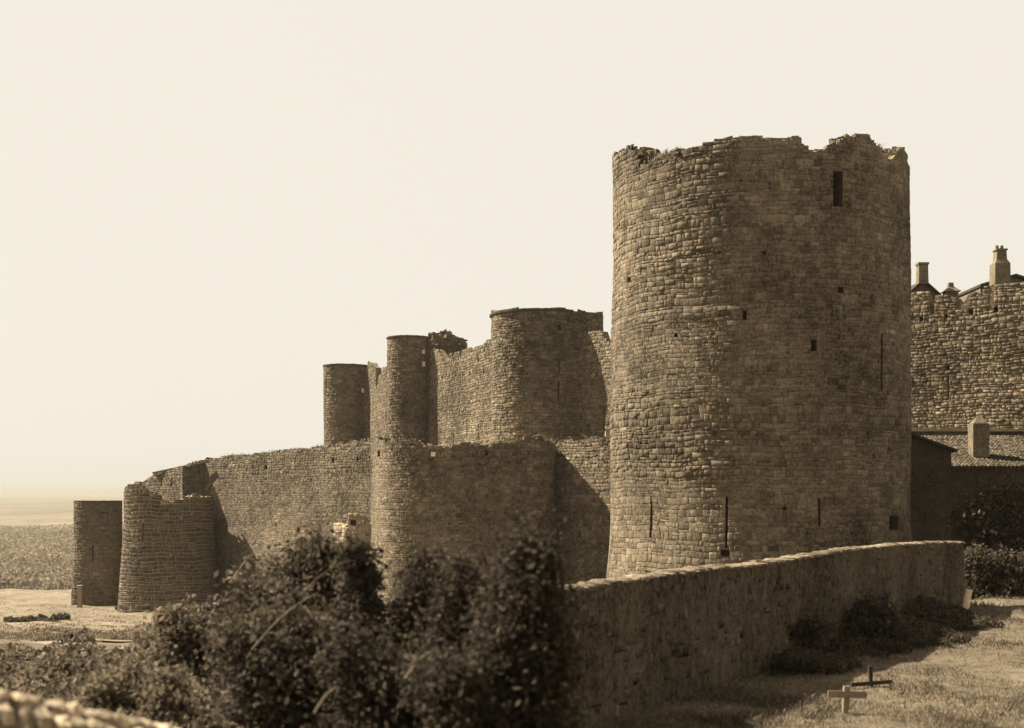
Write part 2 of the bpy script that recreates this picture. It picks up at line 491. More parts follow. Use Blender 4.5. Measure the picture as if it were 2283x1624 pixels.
# ------------------------------------------------------------------ 1. the great round tower
c1, R1 = tower_from_px(1366, 2028, 62.7)
t1 = empty('round_tower', (c1[0], c1[1], -4.2))
tag(t1, 'huge ruined round stone tower with a broken top, nearest and largest of the towers', 'tower')
P1 = [(1340, 365), (1366, 352), (1375, 342), (1395, 336), (1420, 343), (1427, 374), (1450, 367), (1480, 350), (1500, 339), (1540, 331), (1570, 320), (1600, 312), (1640, 304), (1680, 305), (1700, 309), (1740, 306), (1775, 306), (1785, 320), (1795, 326), (1803, 334), (1830, 338), (1845, 331), (1855, 320), (1875, 318), (1880, 307), (1890, 303), (1903, 308), (1935, 306), (1950, 322), (1962, 334), (1968, 358), (1990, 358), (2000, 340), (2015, 333), (2022, 350), (2028, 380), (2050, 390)]
def flush1(u, z, x, y):
    py = HY - F * z / y
    px = CX + F * x / y
    m = 0.85 + 0.5 * np.sin(u * 0.7 + z * 0.5) * np.sin(z * 0.9 - u * 0.3)
    m = m * np.where((py > 720) & (py < 860), 0.30, 1.0)
    m = m * np.where((py > 860) & (py < 1060), 1.25, 1.0)
    m = m * np.where((py > 1060), 0.4, 1.0) * np.where(px > 1640, .6, 1.0)
    return np.clip(m, 0.12, 1.6)
bat1 = lambda z: np.clip((-0.6 - z) / 3.2, 0, 1) ** 1.6 * 0.28 + np.clip((8.2 - z) * 8, 0, 1) * 0.07
ops1 = [('window_opening', 1858, 1880, 382, 462, 1.3),
        ('putlog_hole', 1656, 1665, 694, 714, .6), ('putlog_hole', 1806, 1819, 758, 784, .6),
        ('putlog_hole', 1868, 1880, 640, 654, .35), ('putlog_hole', 1600, 1607, 560, 568, .3),
        ('putlog_hole', 1506, 1514, 745, 754, .3), ('putlog_hole', 1400, 1407, 618, 630, .3),
        ('putlog_hole', 1745, 1752, 1130, 1138, .3), ('putlog_hole', 1700, 1708, 560, 568, .3),
        ('arrow_slit', 1960.5, 1965.5, 745, 872, .7), ('arrow_slit', 1619, 1624, 1108, 1222, .7),
        ('arrow_slit', 1823, 1827.5, 1112, 1172, .7), ('arrow_slit', 1451.5, 1455.5, 1118, 1202, .7),
        ('putlog_hole', 1978, 1998, 1150, 1182, .6), ('putlog_hole', 1610, 1628, 1226, 1240, .4)]
masonry(t1, Curve(arc(c1, R1), step=0.25), -7, prof(P1, 0.20, 3, yfront=c1[1] + 2.6), sw=0.36, sh=0.225, relief=0.024, joint=0.007, batter=bat1,
        openings=ops1, T=1.5, rubble=900, seed=11, vis=(1366, 2034, 300, 1290), missing=0.014, flush=flush1, tonevar=0.17)
# stumps of the parapet inside the broken edge
for (px, dz) in ((1410, 0.9), (1895, 0.7), (2005, 0.6)):
    pass

# ------------------------------------------------------------------ 2. outer curtain: wall, projecting bastion, wall behind the great tower
j0 = (3.8, 112.0)
wl = []                                     # outer wall left: from the far left bastion to the great bastion
pA, pB = (-38.5, 162.6), (-13.2, 132.4)
o = empty('outer_wall', ((pA[0] + pB[0]) / 2, (pA[1] + pB[1]) / 2, -12))
tag(o, 'long pale sunlit outer curtain wall between the two round bastions, top sloping down to the left', 'castle wall', 'outer castle walls')
PW = [(440, 1032), (508, 1019), (560, 1016), (620, 1008), (700, 1001), (760, 990), (800, 985), (826, 984), (900, 984)]
masonry(o, Curve([pA, pB]), -15, prof(PW, 0.35, 5), sw=0.42, sh=0.24, relief=0.028, joint=0.015, T=1.4, rubble=420, seed=21,
        mstone=M['stone_far'], vis=(460, 830, 990, 1300), tonevar=0.2, missing=0.01,
        openings=[('putlog_hole', 590, 596, 1037, 1047, .8), ('putlog_hole', 740, 745, 1021, 1032, .8), ('putlog_hole', 795, 799, 1020, 1030, .8)],
        flush=lambda u, z, x, y: 0.5 + 0.5 * (z > 1.5), batter=lambda z: np.clip((-4 - z) / 8, 0, 1) * 0.6)

pts = [(-13.6, 134.5), (-13.2, 130.5)]
ctrl = [XZ(826, 127), XZ(829, 120.5), XZ(835, 116), XZ(846, 113.3), XZ(862, 111.8), XZ(885, 110.9), XZ(930, 110.1), XZ(990, 109.4), XZ(1060, 108.8), XZ(1130, 108.4), XZ(1185, 108.4), XZ(1222, 109.2), XZ(1239, 110.8), (3.8, 112.6)]
cvb = np.array(pts + ctrl)
# smooth with Chaikin
for _ in range(2):
    q = [cvb[0]]
    for a, b in zip(cvb[:-1], cvb[1:]):
        q += [a * .75 + b * .25, a * .25 + b * .75]
    q.append(cvb[-1]); cvb = np.array(q)
o = empty('wall_bastion', (-4.5, 111, -9))
tag(o, 'broad outer bastion in deep shade with a small square window near its top edge', 'bastion')
PB = [(820, 982), (835, 980), (850, 984), (860, 992), (885, 992), (900, 984), (925, 988), (950, 996), (1000, 1000), (1030, 990), (1060, 992), (1085, 997), (1110, 990), (1140, 988), (1170, 978), (1200, 975), (1225, 982), (1240, 1000), (1260, 1000)]
masonry(o, Curve(cvb.tolist(), step=.4), -12, prof(PB, 0.3, 6), sw=0.40, sh=0.24, relief=0.022, joint=0.015, T=1.4, rubble=300, seed=22,
        mstone=M['stone_far'], vis=(828, 1240, 985, 1300), tonevar=0.2, missing=0.008, batter=lambda z: np.clip((-3 - z) / 8, 0, 1) * 0.5,
        openings=[('putlog_hole', 843, 848, 1005, 1019, .8), ('window_opening', 1081, 1087, 1003, 1016, .8), ('window_opening', 961, 971, 1006, 1019, 1.4)],
        flush=lambda u, z, x, y: 0.5 + 0.5 * (z > 1.5))
# bright block painted for the daylight seen through the small window
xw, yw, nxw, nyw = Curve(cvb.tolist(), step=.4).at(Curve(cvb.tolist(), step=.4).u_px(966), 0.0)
MB().box(xw - .19, xw + .19, yw - .05, yw + .12, Zy(1019, 110.9), Zy(1009, 110.9)).build('daylight_block', M['daylight_white'], o)

pC, pD = (3.7, 112.3), (13.5, 99.5)
o = empty('outer_wall', (8.5, 106, -9))
tag(o, 'short outer wall between the shaded bastion and the great tower, crossed by a slanting shadow', 'castle wall', 'outer castle walls')
PR = [(1200, 985), (1245, 988), (1290, 984), (1330, 980), (1366, 982), (1450, 985)]
masonry(o, Curve([pC, pD]), -10, prof(PR, 0.3, 7), sw=0.42, sh=0.24, relief=0.03, joint=0.015, T=1.4, rubble=120, seed=23, mstone=M['stone_far'],
        vis=(1240, 1366, 985, 1310), tonevar=0.2, batter=lambda z: np.clip((-3 - z) / 8, 0, 1) * 0.5)

# ------------------------------------------------------------------ 3. far left: ruined bastion and lone tower
c3, R3 = tower_from_px(276, 476, 156)
t3 = empty('ruined_bastion', (c3[0], c3[1], -14.5))
tag(t3, 'broken round bastion with a jagged notch in its rim, big blocks outlined by pale joints', 'bastion')
P3 = [(260, 1100), (276, 1096), (283, 1084), (300, 1078), (312, 1080), (318, 1098), (322, 1104), (340, 1102), (352, 1106), (362, 1118), (375, 1122), (385, 1126), (400, 1118), (420, 1110), (432, 1106), (450, 1107), (480, 1108)]
masonry(t3, Curve(arc(c3, R3), step=.25), -16, prof(P3, 0.25, 8, yfront=c3[1] + 0.8), sw=0.80, sh=0.44, relief=0.02, joint=0.08, T=1.3, rubble=300, seed=31, mstone=M['stone_dark'],
        mcore=M['mortar_pale'], vis=(276, 480, 1080, 1360), tonevar=0.16, batter=lambda z: np.clip((-3 - z) / 11, 0, 1) * 0.75,
        openings=[('arrow_slit', 318, 321, 1165, 1210, .7)], missing=0.0, jitter=.5, cdep=0.022, bulge=0.0)
# rear walls of the bastion: one lit, one turned away from the sun, under a thin sloping roof
o = empty('gorge_wall', (-41, 165, -12))
tag(o, 'lit wall with narrow slits rising behind the broken bastion rim under a thin sloping roof', 'wall')
a, b = XZ(280, 178), XZ(404, 163.5)
masonry(o, Curve([a, b]), -12, prof([(270, 1096), (300, 1080), (320, 1075), (345, 1057), (404, 1043)], .15, 9), sw=.5, sh=.27, relief=.04, joint=.03, T=.8, seed=32,
        mstone=M['stone_far'], vis=(318, 404, 1045, 1110), openings=[('arrow_slit', 359, 361, 1065, 1085, .6), ('arrow_slit', 382, 384.5, 1065, 1086, .6)])
a2, b2 = XZ(406, 160.5), XZ(466, 163)
masonry(o, Curve([b, a2, b2]), -12, prof([(400, 1043), (458, 1030), (480, 1024)], 0, 9), sw=.5, sh=.27, relief=.03, joint=.03, T=.8, seed=33,
        mstone=M['stone_far'], vis=(404, 460, 1045, 1110), nparts=60, core_name='return_wall')
# thin roof slab
def slab(pa, pb, wdt, th, nm, m, par):
    pa, pb = Vector(pa), Vector(pb); d = (pb - pa); nn = Vector((d.y, -d.x, 0)).normalized() * wdt
    return MB().add([pa - nn * .3, pb - nn * .3, pb + nn, pa + nn] + [p + Vector((0, 0, th)) for p in (pa - nn * .3, pb - nn * .3, pb + nn, pa + nn)],
                    [(3, 2, 1, 0), (4, 5, 6, 7), (0, 1, 5, 4), (1, 2, 6, 5), (2, 3, 7, 6), (3, 0, 4, 7)]).build(nm, m, par)
slab(W(343, 1057, 169.5), W(464, 1031, 160.5), .22, .22, 'roof_slab', M['roof'], o)

c4, R4 = tower_from_px(165, 272, 172)
t4 = empty('round_tower', (c4[0], c4[1], -15))
tag(t4, 'small round tower standing alone at the far left edge of the ramparts above the plain', 'tower')
masonry(t4, Curve(arc(c4, R4), step=.2), -15.4, prof([(150, 1119), (200, 1118), (300, 1118)], .1, 4), sw=.55, sh=.30, relief=.04, joint=.035, T=.9, seed=34, mstone=M['stone_far'],
        vis=(165, 272, 1118, 1350), batter=lambda z: np.clip((-5 - z) / 10, 0, 1) * 0.35, openings=[('arrow_slit', 206, 208.5, 1215, 1255, .6)], tonevar=.15)
cap_ring(t4, c4, R4, Zy(1119, 172), .14, .05, .8)
o = mesh_obj('boundary_stone', *(lambda mb: (mb.v, mb.f))(MB().box(W(175, 0, 166.5)[0], W(184, 0, 166.5)[0], 165.9, 166.5, -15.2, Zy(1306, 166.5)).box(W(174, 0, 166.5)[0], W(185, 0, 166.5)[0], 165.8, 166.6, Zy(1309, 166.5), Zy(1306, 166.5)+.05)), M['white'])
tag(o, 'upright pale stone slab leaning at the foot of the lone far left tower', 'standing stone')
mb = MB(); mb.box(W(257, 0, 160)[0], W(270, 0, 160)[0], 160, 161, -15, Zy(1354, 160)).prism([(W(255, 0, 160)[0], 159.9), (W(272, 0, 160)[0], 159.9), (W(272, 0, 160)[0], 161.1), (W(255, 0, 160)[0], 161.1)], Zy(1354, 160), Zy(1352.5, 160))
tag(mb.build('stone_hut', M['dark']), 'tiny dark block of masonry on the grass between the lone tower and the broken bastion', 'hut')

# ------------------------------------------------------------------ 4. inner ward towers A, B, C with curtain walls
def inner_tower(pl, pr, Y, toppx, label, ops, z0, seed, sw=.5, sh=.28, relief=.05, vis_bottom=1000):
    c, R = tower_from_px(pl, pr, Y)
    t = empty('round_tower', (c[0], c[1], z0)); tag(t, label, 'tower')
    zt = Zy(toppx, Y - R)
    masonry(t, Curve(arc(c, R), step=.2), z0, zt, sw=sw, sh=sh, relief=relief, joint=.02, T=.9, seed=seed, mstone=M['stone_far'],
            vis=(pl, pr, toppx, vis_bottom), openings=ops, tonevar=.17)
    cap_ring(t, c, R, zt - .02, .16, .15, .9)
    return t, c, R, zt
zI = 2.0
tA, cA, RA, zA = inner_tower(722, 821, 195, 813, 'slim round tower farthest along the inner wall, lowest of the three inner towers', [('putlog_hole', 727, 729, 845, 880, .5)], zI, 41, vis_bottom=990)
tB, cB, RB, zB = inner_tower(864, 964, 165, 750, 'slim round inner tower with flat top, beside a ruined gable with small window holes', [], zI, 42, vis_bottom=985)
# little windows: bright panels painted for the sky seen through them
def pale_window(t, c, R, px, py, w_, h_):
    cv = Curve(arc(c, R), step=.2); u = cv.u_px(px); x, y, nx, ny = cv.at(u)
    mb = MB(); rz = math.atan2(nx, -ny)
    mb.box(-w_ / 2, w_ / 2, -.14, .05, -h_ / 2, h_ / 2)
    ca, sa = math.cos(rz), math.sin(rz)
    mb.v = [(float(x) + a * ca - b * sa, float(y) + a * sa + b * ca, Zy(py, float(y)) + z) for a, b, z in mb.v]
    mb.build('daylight_panel', M['daylight_white'], t)
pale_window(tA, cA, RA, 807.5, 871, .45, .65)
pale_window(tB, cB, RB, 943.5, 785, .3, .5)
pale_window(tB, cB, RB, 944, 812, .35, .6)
# tower C: round front running into a flat flank with a sharp corner
c5, R5 = tower_from_px(1096, 1310, 140)
cC = arc(c5, R5, -180, 62, 60)
e1 = cC[-1]
cC += [XZ(1342, 138.3), XZ(1343, 146)]
t5 = empty('round_tower', (c5[0], c5[1], zI)); tag(t5, 'widest inner tower, flat topped with a sharp right corner, left of the great tower', 'tower')
masonry(t5, Curve(cC, step=.25), zI, prof([(1090, 694), (1096, 694), (1120, 691), (1200, 689), (1238, 688), (1241, 687), (1262, 687), (1266, 693), (1343, 698), (1360, 698)]), sw=.52, sh=.28, relief=.055, joint=.02, T=1.0, seed=43,
        mstone=M['stone_far'], vis=(1096, 1343, 690, 975), tonevar=.17,
        openings=[('arrow_slit', 1244.5, 1247.5, 800, 835, .7), ('arrow_slit', 1244.5, 1247.5, 850, 893, .7), ('putlog_hole', 1243, 1252, 724, 738, .4)])
cap_ring(t5, c5, R5, Zy(692, 140 - R5), .2, .22, 1.0, -180, 40)
# B turret annex (flat strip + ruined gable behind)
an = empty('ruined_gable', (-9.5, 166, zI)); tag(an, 'ruined arched gable with two small holes rising behind the middle inner tower', 'ruin')
masonry(an, Curve([XZ(955, 163.2), XZ(969, 162.4), XZ(971, 166)]), zI, Zy(742, 163), sw=.5, sh=.3, relief=.05, joint=.03, T=.7, seed=44, mstone=M['stone_far'], vis=(962, 972, 745, 980), nparts=60, core_name='pilaster')
masonry(an, Curve([XZ(962, 169), XZ(1036, 167)], step=.3), zI, prof([(960, 746), (975, 744), (983, 739), (991, 737), (1000, 741), (1003, 745), (1016, 748), (1022, 752), (1035, 757), (1037, 770)], .15, 3), sw=.5, sh=.3, relief=.05, joint=.03, T=.8, rubble=16, seed=45,
        mstone=M['stone_far'], vis=(970, 1036, 740, 800), core_name='gable_wall', openings=[('window_opening', 978, 981, 775, 780, .7)])
MB().box(*(lambda x: (x - .16, x + .16))(XZ(993, 168.2)[0]), 167.7, 168.2, Zy(754, 168), Zy(747, 168)).build('daylight_panel', M['daylight_white'], an)  # bright panel painted for the sky showing through the gable hole

def crenel_wall(label, pa, pb, profile, vis, seed, ops=(), cat='castle wall', **k):
    o = empty('inner_wall', ((pa[0] + pb[0]) / 2, (pa[1] + pb[1]) / 2, zI)); tag(o, label, cat, 'inner castle walls')
    kw = dict(sw=.5, sh=.28, relief=.05, joint=.02, T=.8, mstone=M['stone_far'], tonevar=.2); kw.update(k)
    masonry(o, Curve([pa, pb], step=.15), zI, profile, vis=vis, seed=seed, openings=ops, **kw)
    return o
# wall A-B
crenel_wall('narrow lit inner wall between the two slim towers with one deep notch', XZ(820, 193), XZ(872, 168),
            prof([(815, 808), (829, 809), (832, 818), (838, 820), (838.5, 868), (842, 868), (843.5, 838), (850, 834), (853, 820), (862, 819), (880, 819)]), (822, 864, 810, 990), 51)
PBC = [(960, 775), (974, 776), (984, 781), (984.5, 803), (1002, 803), (1002.5, 792), (1006, 790), (1006.5, 805), (1012, 804), (1012.5, 790), (1028, 788), (1028.5, 800), (1033, 799), (1033.5, 786), (1050, 781), (1050.5, 785), (1054, 784), (1054.5, 777), (1078, 770), (1078.5, 766), (1082, 762), (1095, 757), (1110, 757)]
PBC = [(960, 778), (968, 778), (978, 782), (984, 792), (990, 800), (1001, 803), (1001.5, 788), (1008, 788), (1008.5, 812), (1013, 811), (1013.5, 786), (1024, 784), (1024.5, 803), (1029, 802), (1029.5, 781), (1052, 776), (1052.5, 781), (1056, 781), (1056.5, 775), (1078, 768), (1083, 762), (1084, 757), (1100, 756), (1110, 756)]
slits = [('arrow_slit', 1120 - 120 + k * 0, 0, 0, 0, 0) for k in ()]
opsBC = [('putlog_hole', 1067 + 0, 1070, 798, 806, .5), ('arrow_slit', 1041, 1042.2, 930, 975, .5), ('arrow_slit', 1066, 1067.2, 950, 985, .5), ('arrow_slit', 1010, 1011.5, 960, 985, .5)]
for q in range(7):
    opsBC.append(('putlog_hole', 985 + q * 15.5, 987.4 + q * 15.5, 838 - q * 2.3, 845 - q * 2.3, .5))
crenel_wall('broad sunlit inner wall with battlements climbing to the widest inner tower', XZ(966, 162), XZ(1102, 141), prof(PBC), (972, 1096, 765, 985), 52, opsBC)
# walls right of tower C (seen between it and the great tower)
crenel_wall('broken stepped inner wall squeezed between the widest inner tower and the great tower', XZ(1298, 135.5), XZ(1420, 126),
            prof([(1290, 752), (1297, 744), (1310, 740), (1331, 738), (1343, 741), (1344, 756), (1350, 757), (1351, 762), (1357, 763), (1358, 767), (1420, 768)], .1), (1300, 1366, 740, 965), 53,
            [('arrow_slit', 1346, 1348, 905, 970, .5)])
MB_ = MB().box(*(lambda x: (x - .35, x + .6))(XZ(1358, 118)[0]), 117.4, 118.4, 3.5, Zy(962, 118)).prism([XZ(1350, 117.2), XZ(1372, 117.2), XZ(1372, 118.6), XZ(1350, 118.6)], Zy(962, 118), [Zy(958, 118)] * 4)
tag(MB_.build('stone_shed', M['white']), 'tiny white shed peeping out beside the left edge of the great tower', 'shed')

# terrace ground between the outer and the inner walls
TP = [(-38.5, 164), (-14.6, 135.5), (-12.2, 125), (-11, 120), (-5, 114), (3.0, 112.9), (5, 112.4), (14.3, 100.5), (19, 86), (24, 84.2), (60, 84.2), (90, 110), (80, 180), (0, 240), (-60, 240)]
rs = np.random.RandomState(5)
tv, tf = [], []
nx_, ny_ = 90, 90
def inside(x, y, P):
    r = False
    for i in range(len(P)):
        (x1, y1), (x2, y2) = P[i], P[i - 1]
        if (y1 > y) != (y2 > y) and x < (x2 - x1) * (y - y1) / (y2 - y1) + x1: r = not r
    return r
import bmesh
bm = bmesh.new()
f0 = bm.faces.new([bm.verts.new((x, y, 3.7)) for x, y in TP])
bmesh.ops.triangulate(bm, faces=[f0])
for _ in range(4):
    bmesh.ops.subdivide_edges(bm, edges=bm.edges[:], cuts=1, use_grid_fill=True)
for v in bm.verts:
    v.co.z += 0.25 * math.sin(v.co.x * .7) * math.sin(v.co.y * .6) + 0.015 * max(0, v.co.y - 110)
    if v.co.x > 18: v.co.z = 4.25 + 0.05 * math.sin(v.co.x * 1.1) + max(0, v.co.y - 86) * 0.045
me = bpy.data.meshes.new('terrace_ground'); bm.to_mesh(me); bm.free(); me.materials.append(M['terrace'])
o = bpy.data.objects.new('terrace_ground', me); col.objects.link(o); tag(o, kind='structure')

# ------------------------------------------------------------------ 5. right side: inner curtain wall, roofs and chimneys
pa, pb = (22, 107.0), (62, 75.0)
PRW = [(1990, 700), (2030, 652), (2062, 652), (2074, 654), (2074.5, 704), (2083.5, 704), (2084, 662), (2092, 657), (2110, 660), (2138, 664), (2138.5, 680), (2158, 678), (2158.5, 657), (2164, 657), (2164.5, 650), (2176, 650), (2176.5, 655), (2192, 654), (2192.5, 640), (2206, 638), (2206.5, 668), (2214, 667), (2214.5, 636), (2283, 628), (2600, 560)]
o = empty('inner_wall', (35, 97, 3))
tag(o, 'rough bossed inner wall with battlements right of the great tower', 'castle wall', 'inner castle walls')
masonry(o, Curve([pa, pb], step=.15), 3.0, prof(PRW), crenels=[(2074, 2084, 600, 704), (2136, 2160, 600, 678), (2205, 2216, 600, 688)], sw=.46, sh=.24, relief=.05, joint=.03, T=1.0, seed=61, mstone=M['stone'], vis=(2036, 2283, 640, 960), missing=.02, tonevar=.2,
        openings=[('putlog_hole', 2050, 2058, 706, 716, .6), ('putlog_hole', 2106, 2113, 700, 710, .6), ('putlog_hole', 2160, 2170, 690, 701, .6), ('putlog_hole', 2215, 2225, 684, 696, .6),
                  ('putlog_hole', 2109, 2118, 816, 826, .5), ('arrow_slit', 2113, 2115.5, 838, 888, .6)])
# low retaining wall with pale coping in front of it
o = empty('retaining_wall', (30, 84, -4)); tag(o, 'low retaining wall with a pale sunlit top edge below the bossed wall', 'wall')
MB().box(17.5, 60, 83.6, 84.15, -5, 4.05).build('wall_core', M['render'], o)
rs = np.random.RandomState(8); x = 17.5
while x < 60:
    wd = rs.uniform(.5, 1.1)
    MB().box(x + .01, x + wd - .01, 83.5 - rs.uniform(0, .06), 84.4, 4.055, 4.22 + rs.uniform(0, .07)).build('coping_stone', M['white'], o)
    x += wd

def chimney(label, px0, px1, ytop, ybot, Y, mt, steps):
    o = empty('chimney', W((px0 + px1) / 2, ybot, Y)); tag(o, label, 'chimney')
    xm = XZ((px0 + px1) / 2, Y)[0]
    for nm, f0, f1, ya, yb in steps:
        hw = (px1 - px0) / 2 / F * Y
        mb = MB(); rr = random.Random(nm)
        P0 = [(xm + sx * hw * f0, Y + sy * hw * f0) for sx, sy in ((-1, -1), (1, -1), (1, 1), (-1, 1))]
        P1 = [(xm + sx * hw * f1, Y + sy * hw * f1) for sx, sy in ((-1, -1), (1, -1), (1, 1), (-1, 1))]
        mb.add([(p[0], p[1], Zy(yb, Y)) for p in P0] + [(p[0], p[1], Zy(ya, Y)) for p in P1],
               [(3, 2, 1, 0), (4, 5, 6, 7), (0, 1, 5, 4), (1, 2, 6, 5), (2, 3, 7, 6), (3, 0, 4, 7)])
        mb.build(nm, mt, o)
    return o
M['chim'] = mat('chimney_masonry', 0.1038, .5, 3, .6, 12, .8, .06)
Yc = 103
chimney('square chimney with a chipped rim on the small roof next to the great tower', 2045, 2067, 586, 632, Yc, M['chim'], [('shaft', 1, .92, 592, 634), ('cap', 1.08, 1.1, 587, 591.5)])
chimney('tall tapering chimney with two stubby pots at the right edge of the picture', 2212, 2247, 548, 632, Yc, M['chim'], [('shaft', 1.0, .96, 590, 636), ('shoulder', .96, .68, 581, 590), ('neck', .66, .6, 560, 581), ('cap', .75, .7, 556.5, 560)])
for dx in (-.22, .16):
    ch = [o for o in col.objects if o.name.startswith('chimney')][-1]
    xm = XZ(2229, Yc)[0]
    MB().tube([(xm + dx, Yc, Zy(557, Yc)), (xm + dx, Yc, Zy(548, Yc))], [.16, .12], 8).build('chimney_pot', M['chim'], ch)
chimney('small squat chimney with a flared tiled hood between the two larger chimneys', 2100, 2138, 630, 682, Yc, M['chim'], [('shaft', .72, .70, 652, 690), ('hood', 1.0, .34, 641, 652), ('finial', .32, .26, 631, 641)])

def gable_roof(label, pxL, pxR, yeave, pxpeak, ypeak, Y, depth, zb, name='house'):
    o = empty(name, W((pxL + pxR) / 2, 1000, Y)); o.location.z = zb; tag(o, label, 'house')
    L, Rr, Pk = W(pxL, yeave, Y), W(pxR, yeave, Y), W(pxpeak, ypeak, Y)
    MB().add([(L[0], Y, zb), (Rr[0], Y, zb), (Rr[0], Y, Rr[2]), Pk, (L[0], Y, L[2]),
              (L[0], Y + depth, zb), (Rr[0], Y + depth, zb), (Rr[0], Y + depth, Rr[2]), (Pk[0], Y + depth, Pk[2]), (L[0], Y + depth, L[2])],
             [(0, 1, 2, 3, 4), (9, 8, 7, 6, 5), (0, 4, 9, 5), (1, 6, 7, 2)]).build('wall', M['chim'], o)
    for (A, B) in ((L, Pk), (Pk, Rr)):
        A, B = Vector(A), Vector(B); d = (B - A); th = Vector((0, 0, .22))
        A2 = A - d * .05 if A is not Pk else A; fr = Vector((0, -.35, 0)); bk = Vector((0, depth + .3, 0)); e = Vector((0, 0, .01))
        if (A - Vector(L)).length < 1e-6: A = A - d * .04
        else: B = B + d * .04
        MB().add([A + fr + e, B + fr + e, B + bk + e, A + bk + e, A + fr + th, B + fr + th, B + bk + th, A + bk + th],
                 [(3, 2, 1, 0), (4, 5, 6, 7), (0, 1, 5, 4), (1, 2, 6, 5), (2, 3, 7, 6), (3, 0, 4, 7)]).build('roof_slope', M['roof'], o)
    return o
gable_roof('gabled house top with a chimney showing above the battlements beside the great tower', 2020, 2094, 662, 2058, 630, 104, 6, 3)
gable_roof('low roofed house top under the tall chimney at the right edge', 2186, 2330, 640, 2262, 618, 104.5, 6, 3)

# lower houses in the great tower's shadow
def tiled_house():
    Y0, Y1 = 72.0, 79.0
    xl, xr = XZ(2118, Y0)[0], 33.0
    ze, zr = Zy(1038, Y0), Zy(973, Y1)
    o = empty('tiled_house', ((xl + xr) / 2, Y0, -4)); tag(o, 'low house with a clay tiled roof and a stubby chimney, right of the great tower', 'house')
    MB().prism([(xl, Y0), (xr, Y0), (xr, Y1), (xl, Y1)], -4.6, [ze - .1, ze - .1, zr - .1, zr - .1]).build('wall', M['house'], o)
    # roof deck + rows of curved tiles
    MB().prism([(xl - .15, Y0 - .3), (xr, Y0 - .3), (xr, Y1), (xl - .15, Y1)], [ze - .16, ze - .16, zr - .09, zr - .09], [ze - .06, ze - .06, zr, zr]).build('roof_deck', M['roof'], o)
    rs = np.random.RandomState(4); rows = 20; cw = .21
    ncol = int((xr - xl) / cw); cnt = 0; V = []; Fc = []; tn = []
    for r in range(rows):
        for c in range(ncol):
            ya = Y0 - .32 + (Y1 - Y0 + .3) * r / rows; yb = ya + (Y1 - Y0) / rows * 1.15
            f = lambda y: ze - .05 + (zr - ze) * (y - Y0) / (Y1 - Y0)
            xc = xl + c * cw + rs.uniform(-.015, .015); lift = rs.uniform(0, .02)
            vs = []
            for (yy, dz) in ((ya, .035), (yb, 0.0)):
                for k in range(5):
                    a = math.pi * k / 4
                    vs.append((xc - math.cos(a) * cw * .5, yy, f(yy) + math.sin(a) * .10 + dz + lift))
            fs = [(k, k + 1, k + 6, k + 5) for k in range(4)]
            t = float(np.clip(rs.normal(1, .3), .4, 1.8))
            if cnt < 300 and XZ(2283, ya)[0] > xc and r < 14:
                mesh_obj('roof_tile', vs, fs, M['tile'], o, tone=[t] * 10); cnt += 1
            else:
                b = len(V); V += vs; Fc += [tuple(i + b for i in q) for q in fs]; tn += [t] * 10
    tag(mesh_obj('roof_tiling', V, Fc, M['tile'], o, tone=tn), kind='stuff')
    # chimney growing out of the roof
    Yk = 74.0; cx = XZ(2182, Yk)[0]; hw = 18 / F * Yk
    MB().prism([(cx - hw, Yk - .4), (cx + hw, Yk - .4), (cx + hw, Yk + .45), (cx - hw, Yk + .45)], 1.3, Zy(945, Yk)).build('chimney', M['chim'], o)
    MB().add([(cx - hw * .9, Yk - .38, Zy(945, Yk)), (cx + hw * .9, Yk - .38, Zy(945, Yk)), (cx + hw * .9, Yk + .4, Zy(945, Yk)), (cx - hw * .9, Yk + .4, Zy(945, Yk)), (cx - hw * .2, Yk, Zy(929, Yk)), (cx + hw * .3, Yk, Zy(929, Yk))],
             [(0, 1, 5, 4), (1, 2, 5), (2, 3, 4, 5), (3, 0, 4)]).build('chimney_hood', M['chim'], o)
tiled_house()
Yg = 69.0
o = empty('gable_house', (23, Yg, -4)); tag(o, 'dark plain walled house with a roof sloping down to the right, against the great tower', 'house')
g0, g1 = XZ(2020, Yg)[0], XZ(2121, Yg)[0]
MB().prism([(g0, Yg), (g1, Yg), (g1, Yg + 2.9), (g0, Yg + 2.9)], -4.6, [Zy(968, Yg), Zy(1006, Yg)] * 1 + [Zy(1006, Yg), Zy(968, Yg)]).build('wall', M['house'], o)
A, B = Vector((g0, Yg - .25, Zy(968, Yg) + .01)), Vector((g1 + .25, Yg - .25, Zy(1009, Yg) + .01))
bk = Vector((0, 3.3, 0)); th = Vector((0, 0, .14))
MB().add([A, B, B + bk, A + bk, A + th, B + th, B + bk + th, A + bk + th], [(3, 2, 1, 0), (4, 5, 6, 7), (0, 1, 5, 4), (1, 2, 6, 5), (2, 3, 7, 6), (3, 0, 4, 7)]).build('roof', M['roof'], o)

# small pale ruined hut at the foot of the outer wall
Yh = 124.0
o = empty('ruined_hut', (XZ(788, Yh)[0], Yh, -12)); tag(o, 'small bleached ruined hut against the outer wall above the dark bushes', 'ruin')
masonry(o, Curve([XZ(744, Yh + 2.5), XZ(772, Yh), XZ(829, Yh - 1.0)], step=.2), -12.5, prof([(744, 1168), (752, 1166), (758, 1172), (771, 1176), (774, 1160), (779, 1149), (790, 1146), (806, 1147), (812, 1160), (829, 1170)], .2), sw=.45, sh=.3, relief=.06, joint=.03, T=.6, seed=71,
        mstone=M['white'], mcore=M['white'], vis=(744, 829, 1146, 1195), openings=[('window_opening', 781, 793, 1160, 1172, .5)])

